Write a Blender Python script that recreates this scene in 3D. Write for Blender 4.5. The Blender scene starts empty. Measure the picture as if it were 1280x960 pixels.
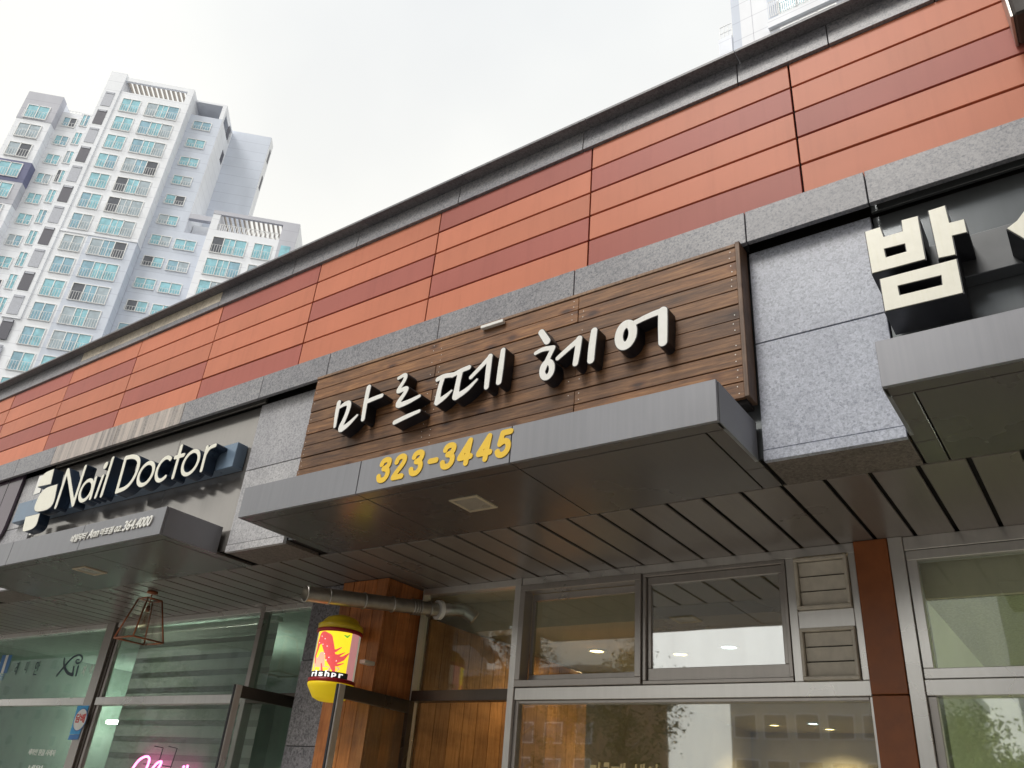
import bpy, bmesh, math, random
import numpy as np
from mathutils import Vector, Matrix
random.seed(7)
scene = bpy.context.scene
COL = scene.collection
R = math.radians
CAMZ = 1.6                      # eye height; heights below are written relative to the eye

# ------------------------------------------------------------------ camera
YAW, PITCH, ROLL, FPX = -0.652842650, 0.497957429, 0.0903232259, 1015.06322
fw = Vector((math.sin(YAW)*math.cos(PITCH), math.cos(YAW)*math.cos(PITCH), math.sin(PITCH)))
rt = fw.cross(Vector((0, 0, 1))).normalized(); up = rt.cross(fw)
c_, s_ = math.cos(ROLL), math.sin(ROLL)
rt, up = c_*rt + s_*up, -s_*rt + c_*up
cam = bpy.data.cameras.new('camera'); camo = bpy.data.objects.new('camera', cam); COL.objects.link(camo)
camo.matrix_world = Matrix(((rt.x, up.x, -fw.x, 0), (rt.y, up.y, -fw.y, 0), (rt.z, up.z, -fw.z, CAMZ), (0, 0, 0, 1)))
cam.sensor_width = 36; cam.lens = FPX/1280*36; cam.clip_start = 0.05; cam.clip_end = 3000
scene.camera = camo

# ------------------------------------------------------------------ world, sun, exposure
SUN_DIR = Vector((-0.12, -0.63, 0.76)).normalized()
world = bpy.data.worlds.new('World'); scene.world = world; world.use_nodes = True
nt = world.node_tree; nt.nodes.clear()
sky = nt.nodes.new('ShaderNodeTexSky'); sky.sky_type = 'NISHITA'; sky.sun_disc = False
sky.sun_elevation = math.asin(SUN_DIR.z); sky.sun_rotation = math.atan2(SUN_DIR.x, SUN_DIR.y)
sky.air_density = 1.0; sky.dust_density = 3.0; sky.ozone_density = 1.0
hs = nt.nodes.new('ShaderNodeHueSaturation'); hs.inputs['Saturation'].default_value = 0.30
tcw = nt.nodes.new('ShaderNodeTexCoord')
nz = nt.nodes.new('ShaderNodeTexNoise'); nz.inputs['Scale'].default_value = 1.5; nz.inputs['Detail'].default_value = 5; nz.inputs['Roughness'].default_value = 0.45
cr = nt.nodes.new('ShaderNodeValToRGB')
cr.color_ramp.elements[0].position = 0.30; cr.color_ramp.elements[0].color = (7.9, 7.95, 8.0, 1)
cr.color_ramp.elements[1].position = 0.70; cr.color_ramp.elements[1].color = (10.2, 10.1, 9.7, 1)
mixw = nt.nodes.new('ShaderNodeMix'); mixw.data_type = 'RGBA'; mixw.inputs['Factor'].default_value = 0.78
bg = nt.nodes.new('ShaderNodeBackground'); bg.inputs['Strength'].default_value = 0.1
wo = nt.nodes.new('ShaderNodeOutputWorld')
nt.links.new(sky.outputs[0], hs.inputs['Color']); nt.links.new(tcw.outputs['Generated'], nz.inputs['Vector'])
nt.links.new(nz.outputs['Fac'], cr.inputs['Fac'])
sepw = nt.nodes.new('ShaderNodeSeparateXYZ'); nt.links.new(tcw.outputs['Generated'], sepw.inputs[0])
elev = nt.nodes.new('ShaderNodeValToRGB'); elev.color_ramp.elements[0].position = 0.45; elev.color_ramp.elements[0].color = (1.12, 1.09, 1.0, 1); elev.color_ramp.elements[1].position = 0.95; elev.color_ramp.elements[1].color = (.90, .93, .96, 1)
nt.links.new(sepw.outputs['Z'], elev.inputs['Fac'])
mulw = nt.nodes.new('ShaderNodeMix'); mulw.data_type = 'RGBA'; mulw.blend_type = 'MULTIPLY'; mulw.inputs['Factor'].default_value = 1.0
nt.links.new(cr.outputs[0], mulw.inputs['A']); nt.links.new(elev.outputs[0], mulw.inputs['B'])
nt.links.new(hs.outputs[0], mixw.inputs['A']); nt.links.new(mulw.outputs['Result'], mixw.inputs['B'])
nt.links.new(mixw.outputs['Result'], bg.inputs['Color']); nt.links.new(bg.outputs[0], wo.inputs['Surface'])
sl = bpy.data.lights.new('sun', 'SUN'); sl.energy = 1.5; sl.angle = R(22); sl.color = (1.0, 0.96, 0.90)
so = bpy.data.objects.new('sun', sl); COL.objects.link(so); so.rotation_euler = SUN_DIR.to_track_quat('Z', 'Y').to_euler(); so.location = (-20, -30, 50)
scene.view_settings.view_transform = 'Standard'; scene.view_settings.look = 'None'
scene.view_settings.exposure = 0.45; scene.view_settings.gamma = 1.0; scene.view_settings.use_curve_mapping = False
scene.cycles.max_bounces = 5; scene.cycles.diffuse_bounces = 3; scene.cycles.glossy_bounces = 3; scene.cycles.transparent_max_bounces = 12

# ------------------------------------------------------------------ geometry helpers
def ray(px, py):
    a, b = (px-640)/FPX, -(py-480)/FPX
    return rt*a + up*b + fw
def at(px, py, Y):              # the point of the facade plane at depth Y that the photograph shows at (px, py); z relative to the eye
    d = ray(px, py); return d*(Y/d.y)
WORLD = {}
def put(o, loc, parent):
    COL.objects.link(o)
    loc = Vector(loc); WORLD[o.name] = loc
    if parent is not None:
        o.parent = parent; o.location = loc - WORLD[parent.name]
    else: o.location = loc
    return o
def thing(name, loc, label=None, cat=None, group=None, kind=None):
    o = bpy.data.objects.new(name, None); o.empty_display_size = 0.2
    put(o, loc, None); tag(o, label, cat, group, kind); return o
def tag(o, label=None, cat=None, group=None, kind=None):
    if label: o['label'] = label
    if cat: o['category'] = cat
    if group: o['group'] = group
    if kind: o['kind'] = kind
    return o
MESH = {}
def boxmesh(sx, sy, sz, bev, mat):
    key = (round(sx, 4), round(sy, 4), round(sz, 4), bev, mat.name)
    if key in MESH: return MESH[key]
    bm = bmesh.new(); bmesh.ops.create_cube(bm, size=1)
    bmesh.ops.scale(bm, vec=(sx, sy, sz), verts=bm.verts)
    if bev: bmesh.ops.bevel(bm, geom=bm.edges[:], offset=min(bev, .45*min(sx, sy, sz)), segments=1, affect='EDGES', profile=0.5)
    me = bpy.data.meshes.new('piece'); bm.to_mesh(me); bm.free(); me.materials.append(mat)
    MESH[key] = me; return me
def box(name, x0, x1, y0, y1, z0, z1, mat, parent=None, bev=0.0, rot=None):
    """axis-aligned box, z relative to the eye"""
    me = boxmesh(abs(x1-x0), abs(y1-y0), abs(z1-z0), bev, mat)
    o = bpy.data.objects.new(name, me); put(o, ((x0+x1)/2, (y0+y1)/2, (z0+z1)/2+CAMZ), parent)
    if rot: o.rotation_euler = rot
    return o
def meshobj(name, verts, faces, mat, parent=None, smooth=False, origin=None):
    v = np.array([tuple(p) for p in verts], float); v[:, 2] += CAMZ
    org = Vector(origin)+Vector((0, 0, CAMZ)) if origin else Vector(v.mean(axis=0))
    me = bpy.data.meshes.new(name); me.from_pydata([tuple(p) for p in (v-np.array(org))], [], faces); me.materials.append(mat)
    bm = bmesh.new(); bm.from_mesh(me); bmesh.ops.recalc_face_normals(bm, faces=bm.faces[:]); bm.to_mesh(me); bm.free()
    if smooth:
        for p in me.polygons: p.use_smooth = True
    o = bpy.data.objects.new(name, me); return put(o, org, parent)
def tubegeo(pts, rad, seg=12, closed=False, caps=True):
    pts = [Vector(p) for p in pts]; n = len(pts); V = []; Fc = []
    t0 = (pts[1]-pts[0]).normalized(); ref = Vector((0, 0, 1)) if abs(t0.z) < .9 else Vector((1, 0, 0))
    nrm = t0.cross(ref).normalized()
    for i, p in enumerate(pts):
        if closed: t = (pts[(i+1) % n]-pts[i-1]).normalized()
        else: t = (pts[min(i+1, n-1)]-pts[max(i-1, 0)]).normalized()
        nrm = (nrm - t*nrm.dot(t)).normalized(); b = t.cross(nrm)
        r = rad[i] if hasattr(rad, '__len__') else rad
        for k in range(seg):
            a = 2*math.pi*k/seg; V.append(p+(nrm*math.cos(a)+b*math.sin(a))*r)
    m = n if closed else n-1
    for i in range(m):
        for k in range(seg):
            a = i*seg+k; b2 = i*seg+(k+1) % seg; j = ((i+1) % n)*seg
            Fc.append((a, b2, j+(k+1) % seg, j+k))
    if caps and not closed:
        Fc.append(tuple(range(seg))[::-1]); Fc.append(tuple((n-1)*seg+k for k in range(seg)))
    return V, Fc
def tube(name, pts, rad, mat, parent=None, seg=12, caps=True):
    V, Fc = tubegeo(pts, rad, seg, caps=caps); return meshobj(name, V, Fc, mat, parent, smooth=True)
def lathe(name, cx, cy, prof, mat, parent=None, seg=32, a0=0, a1=2*math.pi):
    """profile [(r, z)] turned about a vertical axis"""
    full = abs(a1-a0) > 6.28; n = seg if full else seg+1; V = []; Fc = []
    for r, z in prof:
        for k in range(n):
            a = a0+(a1-a0)*k/seg; V.append((cx+r*math.cos(a), cy+r*math.sin(a), z))
    for i in range(len(prof)-1):
        for k in range(seg):
            k2 = (k+1) % n; Fc.append((i*n+k, i*n+k2, (i+1)*n+k2, (i+1)*n+k))
    if full:
        if prof[0][0] > 1e-4: Fc.append(tuple(range(n))[::-1])
        if prof[-1][0] > 1e-4: Fc.append(tuple((len(prof)-1)*n+k for k in range(n)))
    return meshobj(name, V, Fc, mat, parent, smooth=True)
def poly_prism(name, pts, y0, y1, mat, parent=None):
    """polygon [(x, z)] in the facade plane, extruded from depth y0 to y1"""
    n = len(pts); V = [(x, y0, z) for x, z in pts]+[(x, y1, z) for x, z in pts]
    Fc = [tuple(range(n)), tuple(range(2*n-1, n-1, -1))]+[(i, (i+1) % n, n+(i+1) % n, n+i) for i in range(n)]
    return meshobj(name, V, Fc, mat, parent)

# --- brush strokes -> outlines (signed distance field, marching squares) -> solid letters
def outlines(strokes, iso, h):
    P = np.concatenate([np.array(s[0], float) for s in strokes]); rmax = max(np.max(s[1]) for s in strokes)+4*h
    x0, z0 = P.min(0)-rmax; x1, z1 = P.max(0)+rmax
    gx = np.arange(x0, x1+h, h); gz = np.arange(z0, z1+h, h); X, Z = np.meshgrid(gx, gz); D = np.full(X.shape, 9.0)
    for s in strokes:
        pts = np.array(s[0], float); rr = s[1] if hasattr(s[1], '__len__') else [s[1]]*len(pts)
        for i in range(len(pts)-1):
            a, b = pts[i], pts[i+1]; ab = b-a; L2 = ab@ab+1e-12
            t = np.clip(((X-a[0])*ab[0]+(Z-a[1])*ab[1])/L2, 0, 1)
            D = np.minimum(D, np.hypot(X-a[0]-t*ab[0], Z-a[1]-t*ab[1])-(rr[i]+(rr[i+1]-rr[i])*t))
    D = D-iso; D[np.abs(D) < 1e-9] = 1e-9
    seg = {}
    def ept(k):
        (i, j), d = k[:2], k[2]
        if d == 0: a, b = D[i, j], D[i, j+1]; return (gx[j]+h*a/(a-b), gz[i])
        a, b = D[i, j], D[i+1, j]; return (gx[j], gz[i]+h*a/(a-b))
    nbr = {}
    S = D < 0
    for i in range(S.shape[0]-1):
        row = S[i, :-1]*1+S[i, 1:]*2+S[i+1, 1:]*4+S[i+1, :-1]*8
        for j in np.nonzero((row > 0) & (row < 15))[0]:
            j = int(j); c = int(row[j]); B = (i, j, 0); T = (i+1, j, 0); Lf = (i, j, 1); Rg = (i, j+1, 1)
            tab = {1: [(Lf, B)], 2: [(B, Rg)], 3: [(Lf, Rg)], 4: [(Rg, T)], 5: [(Lf, T), (B, Rg)], 6: [(B, T)], 7: [(Lf, T)], 8: [(T, Lf)], 9: [(T, B)],
                   10: [(B, Lf), (T, Rg)], 11: [(T, Rg)], 12: [(Rg, Lf)], 13: [(Rg, B)], 14: [(B, Lf)]}
            for a, b in tab[c]: nbr.setdefault(a, []).append(b); nbr.setdefault(b, []).append(a)
    loops = []; seen = set()
    for k in list(nbr):
        if k in seen: continue
        loop = [k]; seen.add(k); cur = k
        while True:
            nx = [q for q in nbr[cur] if q not in seen]
            if not nx: break
            cur = nx[0]; seen.add(cur); loop.append(cur)
        if len(loop) > 8: loops.append([ept(q) for q in loop][::2])
    return loops
def curve_solid(name, loops, y0, y1, mat, parent):
    cu = bpy.data.curves.new('outline', 'CURVE'); cu.dimensions = '2D'; cu.fill_mode = 'BOTH'; cu.extrude = abs(y1-y0)/2
    allp = np.concatenate([np.array(l) for l in loops]); cx, cz = allp.mean(0)
    for l in loops:
        sp = cu.splines.new('POLY'); sp.points.add(len(l)-1); sp.use_cyclic_u = True
        for p, (x, z) in zip(sp.points, l): p.co = (x-cx, z-cz, 0, 1)
    t = bpy.data.objects.new('tmp', cu); COL.objects.link(t)
    me = bpy.data.meshes.new_from_object(t.evaluated_get(bpy.context.evaluated_depsgraph_get()))
    bpy.data.objects.remove(t); me.materials.clear(); me.materials.append(mat)
    me.transform(Matrix.Rotation(R(90), 4, 'X'))
    o = bpy.data.objects.new(name, me); return put(o, (cx, (y0+y1)/2, cz+CAMZ), parent)
def channel_letter(strokes, yface, yback, mface, mbody, parent, edge=0.006, h=0.004, name='letter'):
    ll = outlines(strokes, 0.0, h); lt = curve_solid(name, ll, yface+.004, yback, mbody, parent)
    curve_solid('letter_face', outlines(strokes, -edge, h), yface, yface+.012, mface, lt)
    return lt
def text_mesh(txt, size, depth, offset=0.0, shear=0.0, sx=1.0):
    cu = bpy.data.curves.new('text', 'FONT'); cu.body = txt; cu.size = size; cu.extrude = depth/2; cu.offset = offset; cu.shear = shear; cu.resolution_u = 4
    t = bpy.data.objects.new('tmp', cu); COL.objects.link(t)
    me = bpy.data.meshes.new_from_object(t.evaluated_get(bpy.context.evaluated_depsgraph_get())); bpy.data.objects.remove(t)
    me.materials.clear()
    co = np.array([v.co[:] for v in me.vertices])
    return me, co
def text_fit(name, txt, x0, x1, z0, z1, yfront, depth, mat, parent, offset=0.0, shear=0.0):
    """lettering fitted to a rectangle of the facade plane"""
    me, co = text_mesh(txt, 1.0, 1.0, offset, shear)
    mn, mx = co.min(0), co.max(0)
    for v in me.vertices:
        fx, fz = (v.co.x-mn[0])/(mx[0]-mn[0])-.5, (v.co.y-mn[1])/(mx[1]-mn[1])-.5
        v.co = (fx*(x1-x0), -(v.co.z)*depth, fz*(z1-z0))
    me.materials.append(mat)
    bm = bmesh.new(); bm.from_mesh(me); bmesh.ops.recalc_face_normals(bm, faces=bm.faces[:]); bm.to_mesh(me); bm.free()
    o = bpy.data.objects.new(name, me); return put(o, ((x0+x1)/2, yfront+depth/2, (z0+z1)/2+CAMZ), parent)

# ------------------------------------------------------------------ materials
def newmat(name):
    m = bpy.data.materials.new(name); m.use_nodes = True; n = m.node_tree; b = n.nodes['Principled BSDF']; return m, n, b
def N(n, t, **kw):
    x = n.nodes.new(t)
    for k, v in kw.items():
        if k in x.inputs.keys(): x.inputs[k].default_value = v
        else: setattr(x, k, v)
    return x
def ramp(n, src, stops):
    r = n.nodes.new('ShaderNodeValToRGB'); e = r.color_ramp.elements
    while len(e) < len(stops): e.new(0.5)
    for el, (p, c) in zip(e, stops): el.position = p; el.color = (*c, 1) if len(c) == 3 else c
    n.links.new(src, r.inputs['Fac']); return r.outputs[0]
def mixc(n, fac, a, b, mode='MIX'):
    m = n.nodes.new('ShaderNodeMix'); m.data_type = 'RGBA'; m.blend_type = mode
    for s, v in (('Factor', fac), ('A', a), ('B', b)):
        if isinstance(v, (int, float)): m.inputs[s].default_value = v
        elif isinstance(v, tuple): m.inputs[s].default_value = (*v, 1)
        else: n.links.new(v, m.inputs[s])
    return m.outputs['Result']
def pos(n, scale=(1, 1, 1), rnd=0.0):
    g = n.nodes.new('ShaderNodeNewGeometry'); mp = n.nodes.new('ShaderNodeMapping'); mp.inputs['Scale'].default_value = scale
    n.links.new(g.outputs['Position'], mp.inputs['Vector'])
    if rnd:
        oi = n.nodes.new('ShaderNodeObjectInfo'); ml = N(n, 'ShaderNodeMath', operation='MULTIPLY'); ml.inputs[1].default_value = rnd
        n.links.new(oi.outputs['Random'], ml.inputs[0]); n.links.new(ml.outputs[0], mp.inputs['Location'])
    return mp.outputs[0]
def noise(n, vec, scale, detail=3, rough=0.55):
    x = N(n, 'ShaderNodeTexNoise', Scale=scale, Detail=detail, Roughness=rough); n.links.new(vec, x.inputs['Vector']); return x.outputs['Fac']
def bump(n, b, h, strength, dist=0.01):
    x = N(n, 'ShaderNodeBump', Strength=strength, Distance=dist); n.links.new(h, x.inputs['Height']); n.links.new(x.outputs[0], b.inputs['Normal'])
def plain(name, col, rough=0.5, metal=0.0, var=0.12, scale=6.0, spec=0.5):
    m, n, b = newmat(name); f = noise(n, pos(n), scale, 4)
    lo = tuple(c*(1-var) for c in col); hi = tuple(min(1, c*(1+var)) for c in col)
    n.links.new(ramp(n, f, [(0.3, lo), (0.7, hi)]), b.inputs['Base Color'])
    rr = ramp(n, f, [(0.3, (rough*.85,)*3), (0.7, (min(1, rough*1.15),)*3)]); n.links.new(rr, b.inputs['Roughness'])
    b.inputs['Metallic'].default_value = metal; b.inputs['Specular IOR Level'].default_value = spec; return m
def emit(name, col, strength):
    m, n, b = newmat(name); b.inputs['Base Color'].default_value = (*col, 1); b.inputs['Emission Color'].default_value = (*col, 1); b.inputs['Emission Strength'].default_value = strength; return m
def glass(name, ior, tint=(1, 1, 1), rough=0.02, extra=0.0, dirt=0.06):
    m = bpy.data.materials.new(name); m.use_nodes = True; n = m.node_tree; n.nodes.clear()
    tr = N(n, 'ShaderNodeBsdfTransparent'); tr.inputs[0].default_value = (*tint, 1)
    gl = N(n, 'ShaderNodeBsdfGlossy'); gl.inputs['Roughness'].default_value = rough; gl.inputs[0].default_value = (0.95, 0.97, 1, 1)
    wv = noise(n, pos(n), 1.6, 2); wb = N(n, 'ShaderNodeBump', Strength=.03, Distance=.02); n.links.new(wv, wb.inputs['Height']); n.links.new(wb.outputs[0], gl.inputs['Normal'])
    lw = N(n, 'ShaderNodeLayerWeight'); lw.inputs['Blend'].default_value = .5          # Schlick: f0 + (1-f0)(1-cos)^5, the same from both sides
    pw = N(n, 'ShaderNodeMath', operation='POWER'); pw.inputs[1].default_value = 5.0; n.links.new(lw.outputs['Facing'], pw.inputs[0])
    ad = N(n, 'ShaderNodeMath', operation='MULTIPLY_ADD', use_clamp=True); f0 = ((ior-1)/(ior+1))**2+extra; ad.inputs[1].default_value = 1-f0; ad.inputs[2].default_value = f0
    n.links.new(pw.outputs[0], ad.inputs[0])
    mx = N(n, 'ShaderNodeMixShader'); n.links.new(ad.outputs[0], mx.inputs[0]); n.links.new(tr.outputs[0], mx.inputs[1]); n.links.new(gl.outputs[0], mx.inputs[2])
    df = N(n, 'ShaderNodeBsdfDiffuse'); df.inputs[0].default_value = (.5, .5, .48, 1)
    f = noise(n, pos(n, (2, 2, .6)), 3, 5); rr = ramp(n, f, [(0.4, (0,)*3), (0.8, (dirt,)*3)])
    m2 = N(n, 'ShaderNodeMixShader'); n.links.new(rr, m2.inputs[0]); n.links.new(mx.outputs[0], m2.inputs[1]); n.links.new(df.outputs[0], m2.inputs[2])
    o = N(n, 'ShaderNodeOutputMaterial'); n.links.new(m2.outputs[0], o.inputs[0]); return m

def panel_mat(name, col):
    m, n, b = newmat(name)
    oi = n.nodes.new('ShaderNodeObjectInfo')
    v = ramp(n, oi.outputs['Random'], [(0, (.90,)*3), (1, (1.08,)*3)])
    f = noise(n, pos(n, (1, 1, 1), 9), 1.3, 5); d = ramp(n, f, [(0.3, tuple(c*.92 for c in col)), (0.7, tuple(c*1.06 for c in col))])
    st = noise(n, pos(n, (14, 1, .8)), 1.2, 4); s2 = ramp(n, st, [(0.50, (1, 1, 1)), (0.80, (.92, .90, .89))])
    n.links.new(mixc(n, 1.0, mixc(n, 1.0, d, v, 'MULTIPLY'), s2, 'MULTIPLY'), b.inputs['Base Color'])
    b.inputs['Roughness'].default_value = 0.45; b.inputs['Specular IOR Level'].default_value = 0.25
    f2 = noise(n, pos(n, (.7, 1, 2)), 1.5, 2); bump(n, b, f2, 0.06, 0.02)
    return m
M_PL = panel_mat('panel_salmon', (0.60, 0.200, 0.112)); M_PD = panel_mat('panel_brick_red', (0.415, 0.120, 0.092))
def granite(name, dark, light, rough, scale=26, stain=None, spec=0.5):
    m, n, b = newmat(name); p = pos(n)
    vo = N(n, 'ShaderNodeTexVoronoi', Scale=float(scale)); n.links.new(p, vo.inputs['Vector'])
    nf = noise(n, p, scale*1.5, 4, .72); nb = noise(n, p, 3.0, 4)
    md = tuple((a+c)/2 for a, c in zip(dark, light))
    cv = ramp(n, vo.outputs['Color'], [(0.10, tuple(d*.9 for d in dark)), (0.35, md), (0.60, light), (0.95, tuple(min(1, c*1.2) for c in light))])
    cn = ramp(n, nf, [(0.40, dark), (0.56, light)])
    c = mixc(n, 0.55, cv, cn)
    c = mixc(n, 1.0, c, ramp(n, nb, [(0.3, (.86, .86, .87)), (0.7, (1.06, 1.06, 1.05))]), 'MULTIPLY')
    if stain:
        sv = noise(n, pos(n, (16, 1, .5)), 1.0, 4, .6); f = ramp(n, sv, [(0.38, (0,)*3), (0.62, (1,)*3)])
        c = mixc(n, f, c, stain)
    oi = n.nodes.new('ShaderNodeObjectInfo'); c = mixc(n, 1.0, c, ramp(n, oi.outputs['Random'], [(0, (.86, .86, .88)), (1, (1.10, 1.09, 1.07))]), 'MULTIPLY')
    n.links.new(c, b.inputs['Base Color']); b.inputs['Roughness'].default_value = rough; b.inputs['Specular IOR Level'].default_value = spec
    bump(n, b, nf, 0.12, 0.004); return m
M_GP = granite('granite_pier', (0.25, 0.275, 0.34), (0.52, 0.555, 0.64), 0.34, 66.0)
M_GP2 = granite('granite_pier_grey', (0.22, 0.225, 0.245), (0.52, 0.52, 0.54), 0.42, 66.0)
M_GB = granite('granite_band', (0.090, 0.097, 0.125), (0.300, 0.298, 0.315), 0.4, 62.0)
M_GS = granite('granite_band_limescale', (0.17, 0.16, 0.16), (0.36, 0.33, 0.31), 0.55, 62.0, stain=(.58, .51, .46))
M_GE = granite('granite_cream', (0.50, 0.44, 0.35), (0.72, 0.65, 0.53), 0.6, 20)  # paler cream tone than the band granite
M_GD = granite('granite_coping', (0.08, 0.085, 0.10), (0.20, 0.20, 0.215), 0.45, 62.0)
M_GC = granite('granite_column', (0.055, 0.055, 0.065), (0.30, 0.29, 0.31), 0.35, 52.0)
M_GU = granite('granite_underside_shaded', (0.08, 0.065, 0.055), (0.21, 0.18, 0.155), 0.6, 66.0)  # pier granite made darker and browner; underside shade put into the colour
def metal_sheet(name, col, rough, metal, streak=.12):
    m, n, b = newmat(name)
    f = noise(n, pos(n, (24, 1, .8)), 1.2, 5, .6); g = noise(n, pos(n), 1.2, 4)
    c = ramp(n, f, [(0.3, tuple(x*(1-streak) for x in col)), (0.7, tuple(x*(1+streak*.6) for x in col))])
    c = mixc(n, 1.0, c, ramp(n, g, [(.3, (.92,)*3), (.7, (1.05,)*3)]), 'MULTIPLY')
    n.links.new(c, b.inputs['Base Color']); b.inputs['Metallic'].default_value = metal
    n.links.new(ramp(n, g, [(.3, (rough*.8,)*3), (.7, (rough*1.2,)*3)]), b.inputs['Roughness']); return m
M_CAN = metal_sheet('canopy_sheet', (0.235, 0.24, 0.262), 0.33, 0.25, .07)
M_CANB = metal_sheet('canopy_sheet_shaded', (0.125, 0.112, 0.106), 0.25, 0.25, .04)  # same sheet as the fascia, with the underside's shade put into its colour
M_SLAT = metal_sheet('soffit_paint', (0.205, 0.178, 0.160), 0.32, 0.1, .06)
M_STEEL = metal_sheet('brushed_steel', (0.80, 0.785, 0.76), 0.30, 0.75, .04)
M_FRAME = metal_sheet('window_aluminium', (0.47, 0.44, 0.415), 0.34, 0.7, .05)
M_DKST = metal_sheet('dark_steel', (0.12, 0.10, 0.085), 0.3, 0.8, .06)
M_PAN = metal_sheet('recess_panel', (0.33, 0.315, 0.30), 0.14, 0.55, .04)
M_PAND = metal_sheet('recess_panel_dark', (0.20, 0.215, 0.225), 0.16, 0.5, .04)
M_GAP = plain('dark_backing', (0.02, 0.017, 0.016), 0.8)
def wood(name, c0, c1, c2, rnd=40.0, vert=False, rough=.55, kn=True):
    m, n, b = newmat(name)
    s = (9, 9, 0.7) if vert else (0.7, 9, 9)
    v = pos(n, s, rnd); g1 = noise(n, v, 5, 8, .68)
    v2 = pos(n, (28, 28, 1.2) if vert else (1.2, 28, 28), rnd); g2 = noise(n, v2, 6, 4, .6)
    base = ramp(n, g1, [(0.28, c0), (0.5, c1), (0.74, c2)])
    fine = ramp(n, g2, [(0.32, (.74, .71, .68)), (0.6, (1.05, 1.05, 1.05))])
    c = mixc(n, 0.8, base, fine, 'MULTIPLY')
    oi = n.nodes.new('ShaderNodeObjectInfo')
    c = mixc(n, 1.0, c, ramp(n, oi.outputs['Random'], [(0, (.66, .66, .70)), (.5, (1, 1, 1)), (1, (1.34, 1.26, 1.12))]), 'MULTIPLY')
    bl = noise(n, pos(n, (1.4, 1, 3)), 2.0, 4); c = mixc(n, 1.0, c, ramp(n, bl, [(.32, (.66, .63, .62)), (.6, (1.05, 1.04, 1.02))]), 'MULTIPLY')
    if kn:
        vk = pos(n, (3.2, 6.5, 6.5), rnd); vo = N(n, 'ShaderNodeTexVoronoi', Scale=1.0); n.links.new(vk, vo.inputs['Vector'])
        kf = ramp(n, vo.outputs['Distance'], [(0.07, (.30, .22, .18)), (0.16, (.75, .66, .6)), (0.24, (1, 1, 1))]); c = mixc(n, 1.0, c, kf, 'MULTIPLY')
    n.links.new(c, b.inputs['Base Color']); b.inputs['Roughness'].default_value = rough; bump(n, b, g2, .25, .004); return m
M_WOOD = wood('weathered_plank', (0.080, 0.033, 0.012), (0.205, 0.095, 0.036), (0.37, 0.195, 0.082))
M_WFR = wood('plank_trim', (0.13, 0.075, 0.045), (0.23, 0.14, 0.085), (0.33, 0.21, 0.13), vert=True)
M_WBOX = wood('orange_cladding', (0.30, 0.095, 0.026), (0.48, 0.175, 0.052), (0.60, 0.26, 0.09), vert=True, rough=.35, kn=False)
M_WIN = wood('interior_cladding', (0.33, 0.15, 0.05), (0.50, 0.26, 0.10), (0.62, 0.35, 0.15), vert=True, rough=.45, kn=False)
M_RUST = plain('rust_brown_paint', (0.30, 0.095, 0.03), 0.4, 0, .14, 9)
def acrylic(name, col):
    m, n, b = newmat(name); f = noise(n, pos(n, (22, 1, 1.5)), 2.0, 5, .6); g = noise(n, pos(n), 16, 4)
    c = ramp(n, f, [(.48, col), (.78, tuple(x*.94 for x in col[:2])+(col[2]*.89,))]); c = mixc(n, 1.0, c, ramp(n, g, [(.3, (.95, .95, .94)), (.7, (1.02, 1.02, 1.02))]), 'MULTIPLY')
    n.links.new(c, b.inputs['Base Color']); b.inputs['Roughness'].default_value = .32; return m

M_WHITE = acrylic('letter_acrylic', (0.85, 0.85, 0.82)); M_CREAM = acrylic('cream_acrylic', (0.86, 0.85, 0.74))
M_BLACK = plain('letter_return_black', (0.016, 0.017, 0.022), 0.42, 0, .1)
M_NAVY = plain('letter_return_navy', (0.028, 0.045, 0.075), 0.30, .2, .1)
M_BLUEB = plain('raceway_blue_grey', (0.17, 0.24, 0.33), 0.32, .3, .1)
M_DGREY = plain('raceway_dark_grey', (0.085, 0.09, 0.095), 0.35, .2, .1)
M_YEL = plain('digit_yellow', (0.86, 0.56, 0.035), 0.45, 0, .05)
M_PURP = plain('purple_glass_panel', (0.085, 0.06, 0.085), 0.12, 0, .12, 2)
M_SILV = plain('galvanised_duct', (0.42, 0.40, 0.37), 0.36, .95, .16, 14)
M_COPPER = plain('copper_frame', (0.42, 0.16, 0.085), 0.3, .9, .15)
M_CAPY = plain('yellow_cap', (0.70, 0.50, 0.02), 0.35, 0, .15)
M_CAPL = emit('yellow_cap_glowing', (0.86, 0.62, 0.01), .22)
M_RED = plain('red_ring', (0.36, 0.012, 0.02), 0.35, 0, .1)
M_LOUV = plain('aged_louvre', (0.66, 0.61, 0.52), 0.45, .1, .12, 12)
M_GLASS = glass('shop_glass', 1.45, (.93, .97, .95), extra=.02)
M_GLASSR = glass('coated_shop_glass', 1.5, (.84, .88, .86), extra=.40)
M_GLASSM = glass('lower_shop_glass', 1.5, (.88, .92, .88), extra=.18)
M_GLASSN = glass('nail_shop_glass', 1.5, (.82, .90, .86), extra=.03)
M_LAMPG = glass('lantern_glass', 1.5, (.90, .86, .82), extra=.06, dirt=.5)
M_SCREW = plain('screw_head', (0.75, 0.72, 0.66), 0.5, .3)
M_PLASTER = plain('cream_plaster', (0.62, 0.55, 0.42), 0.8, 0, .05, 2)
M_GREEN = plain('pale_green_wall', (0.50, 0.53, 0.34), 0.7, 0, .05, 2)
M_GTILE = plain('speckled_ceiling_tile', (0.42, 0.44, 0.29), 0.85, 0, .25, 60)
M_GREYI = plain('grey_green_interior', (0.34, 0.42, 0.38), 0.8, 0, .08, 2)
M_FLOOR = plain('interior_floor', (0.28, 0.24, 0.19), 0.5, 0, .1, 3)
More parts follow.
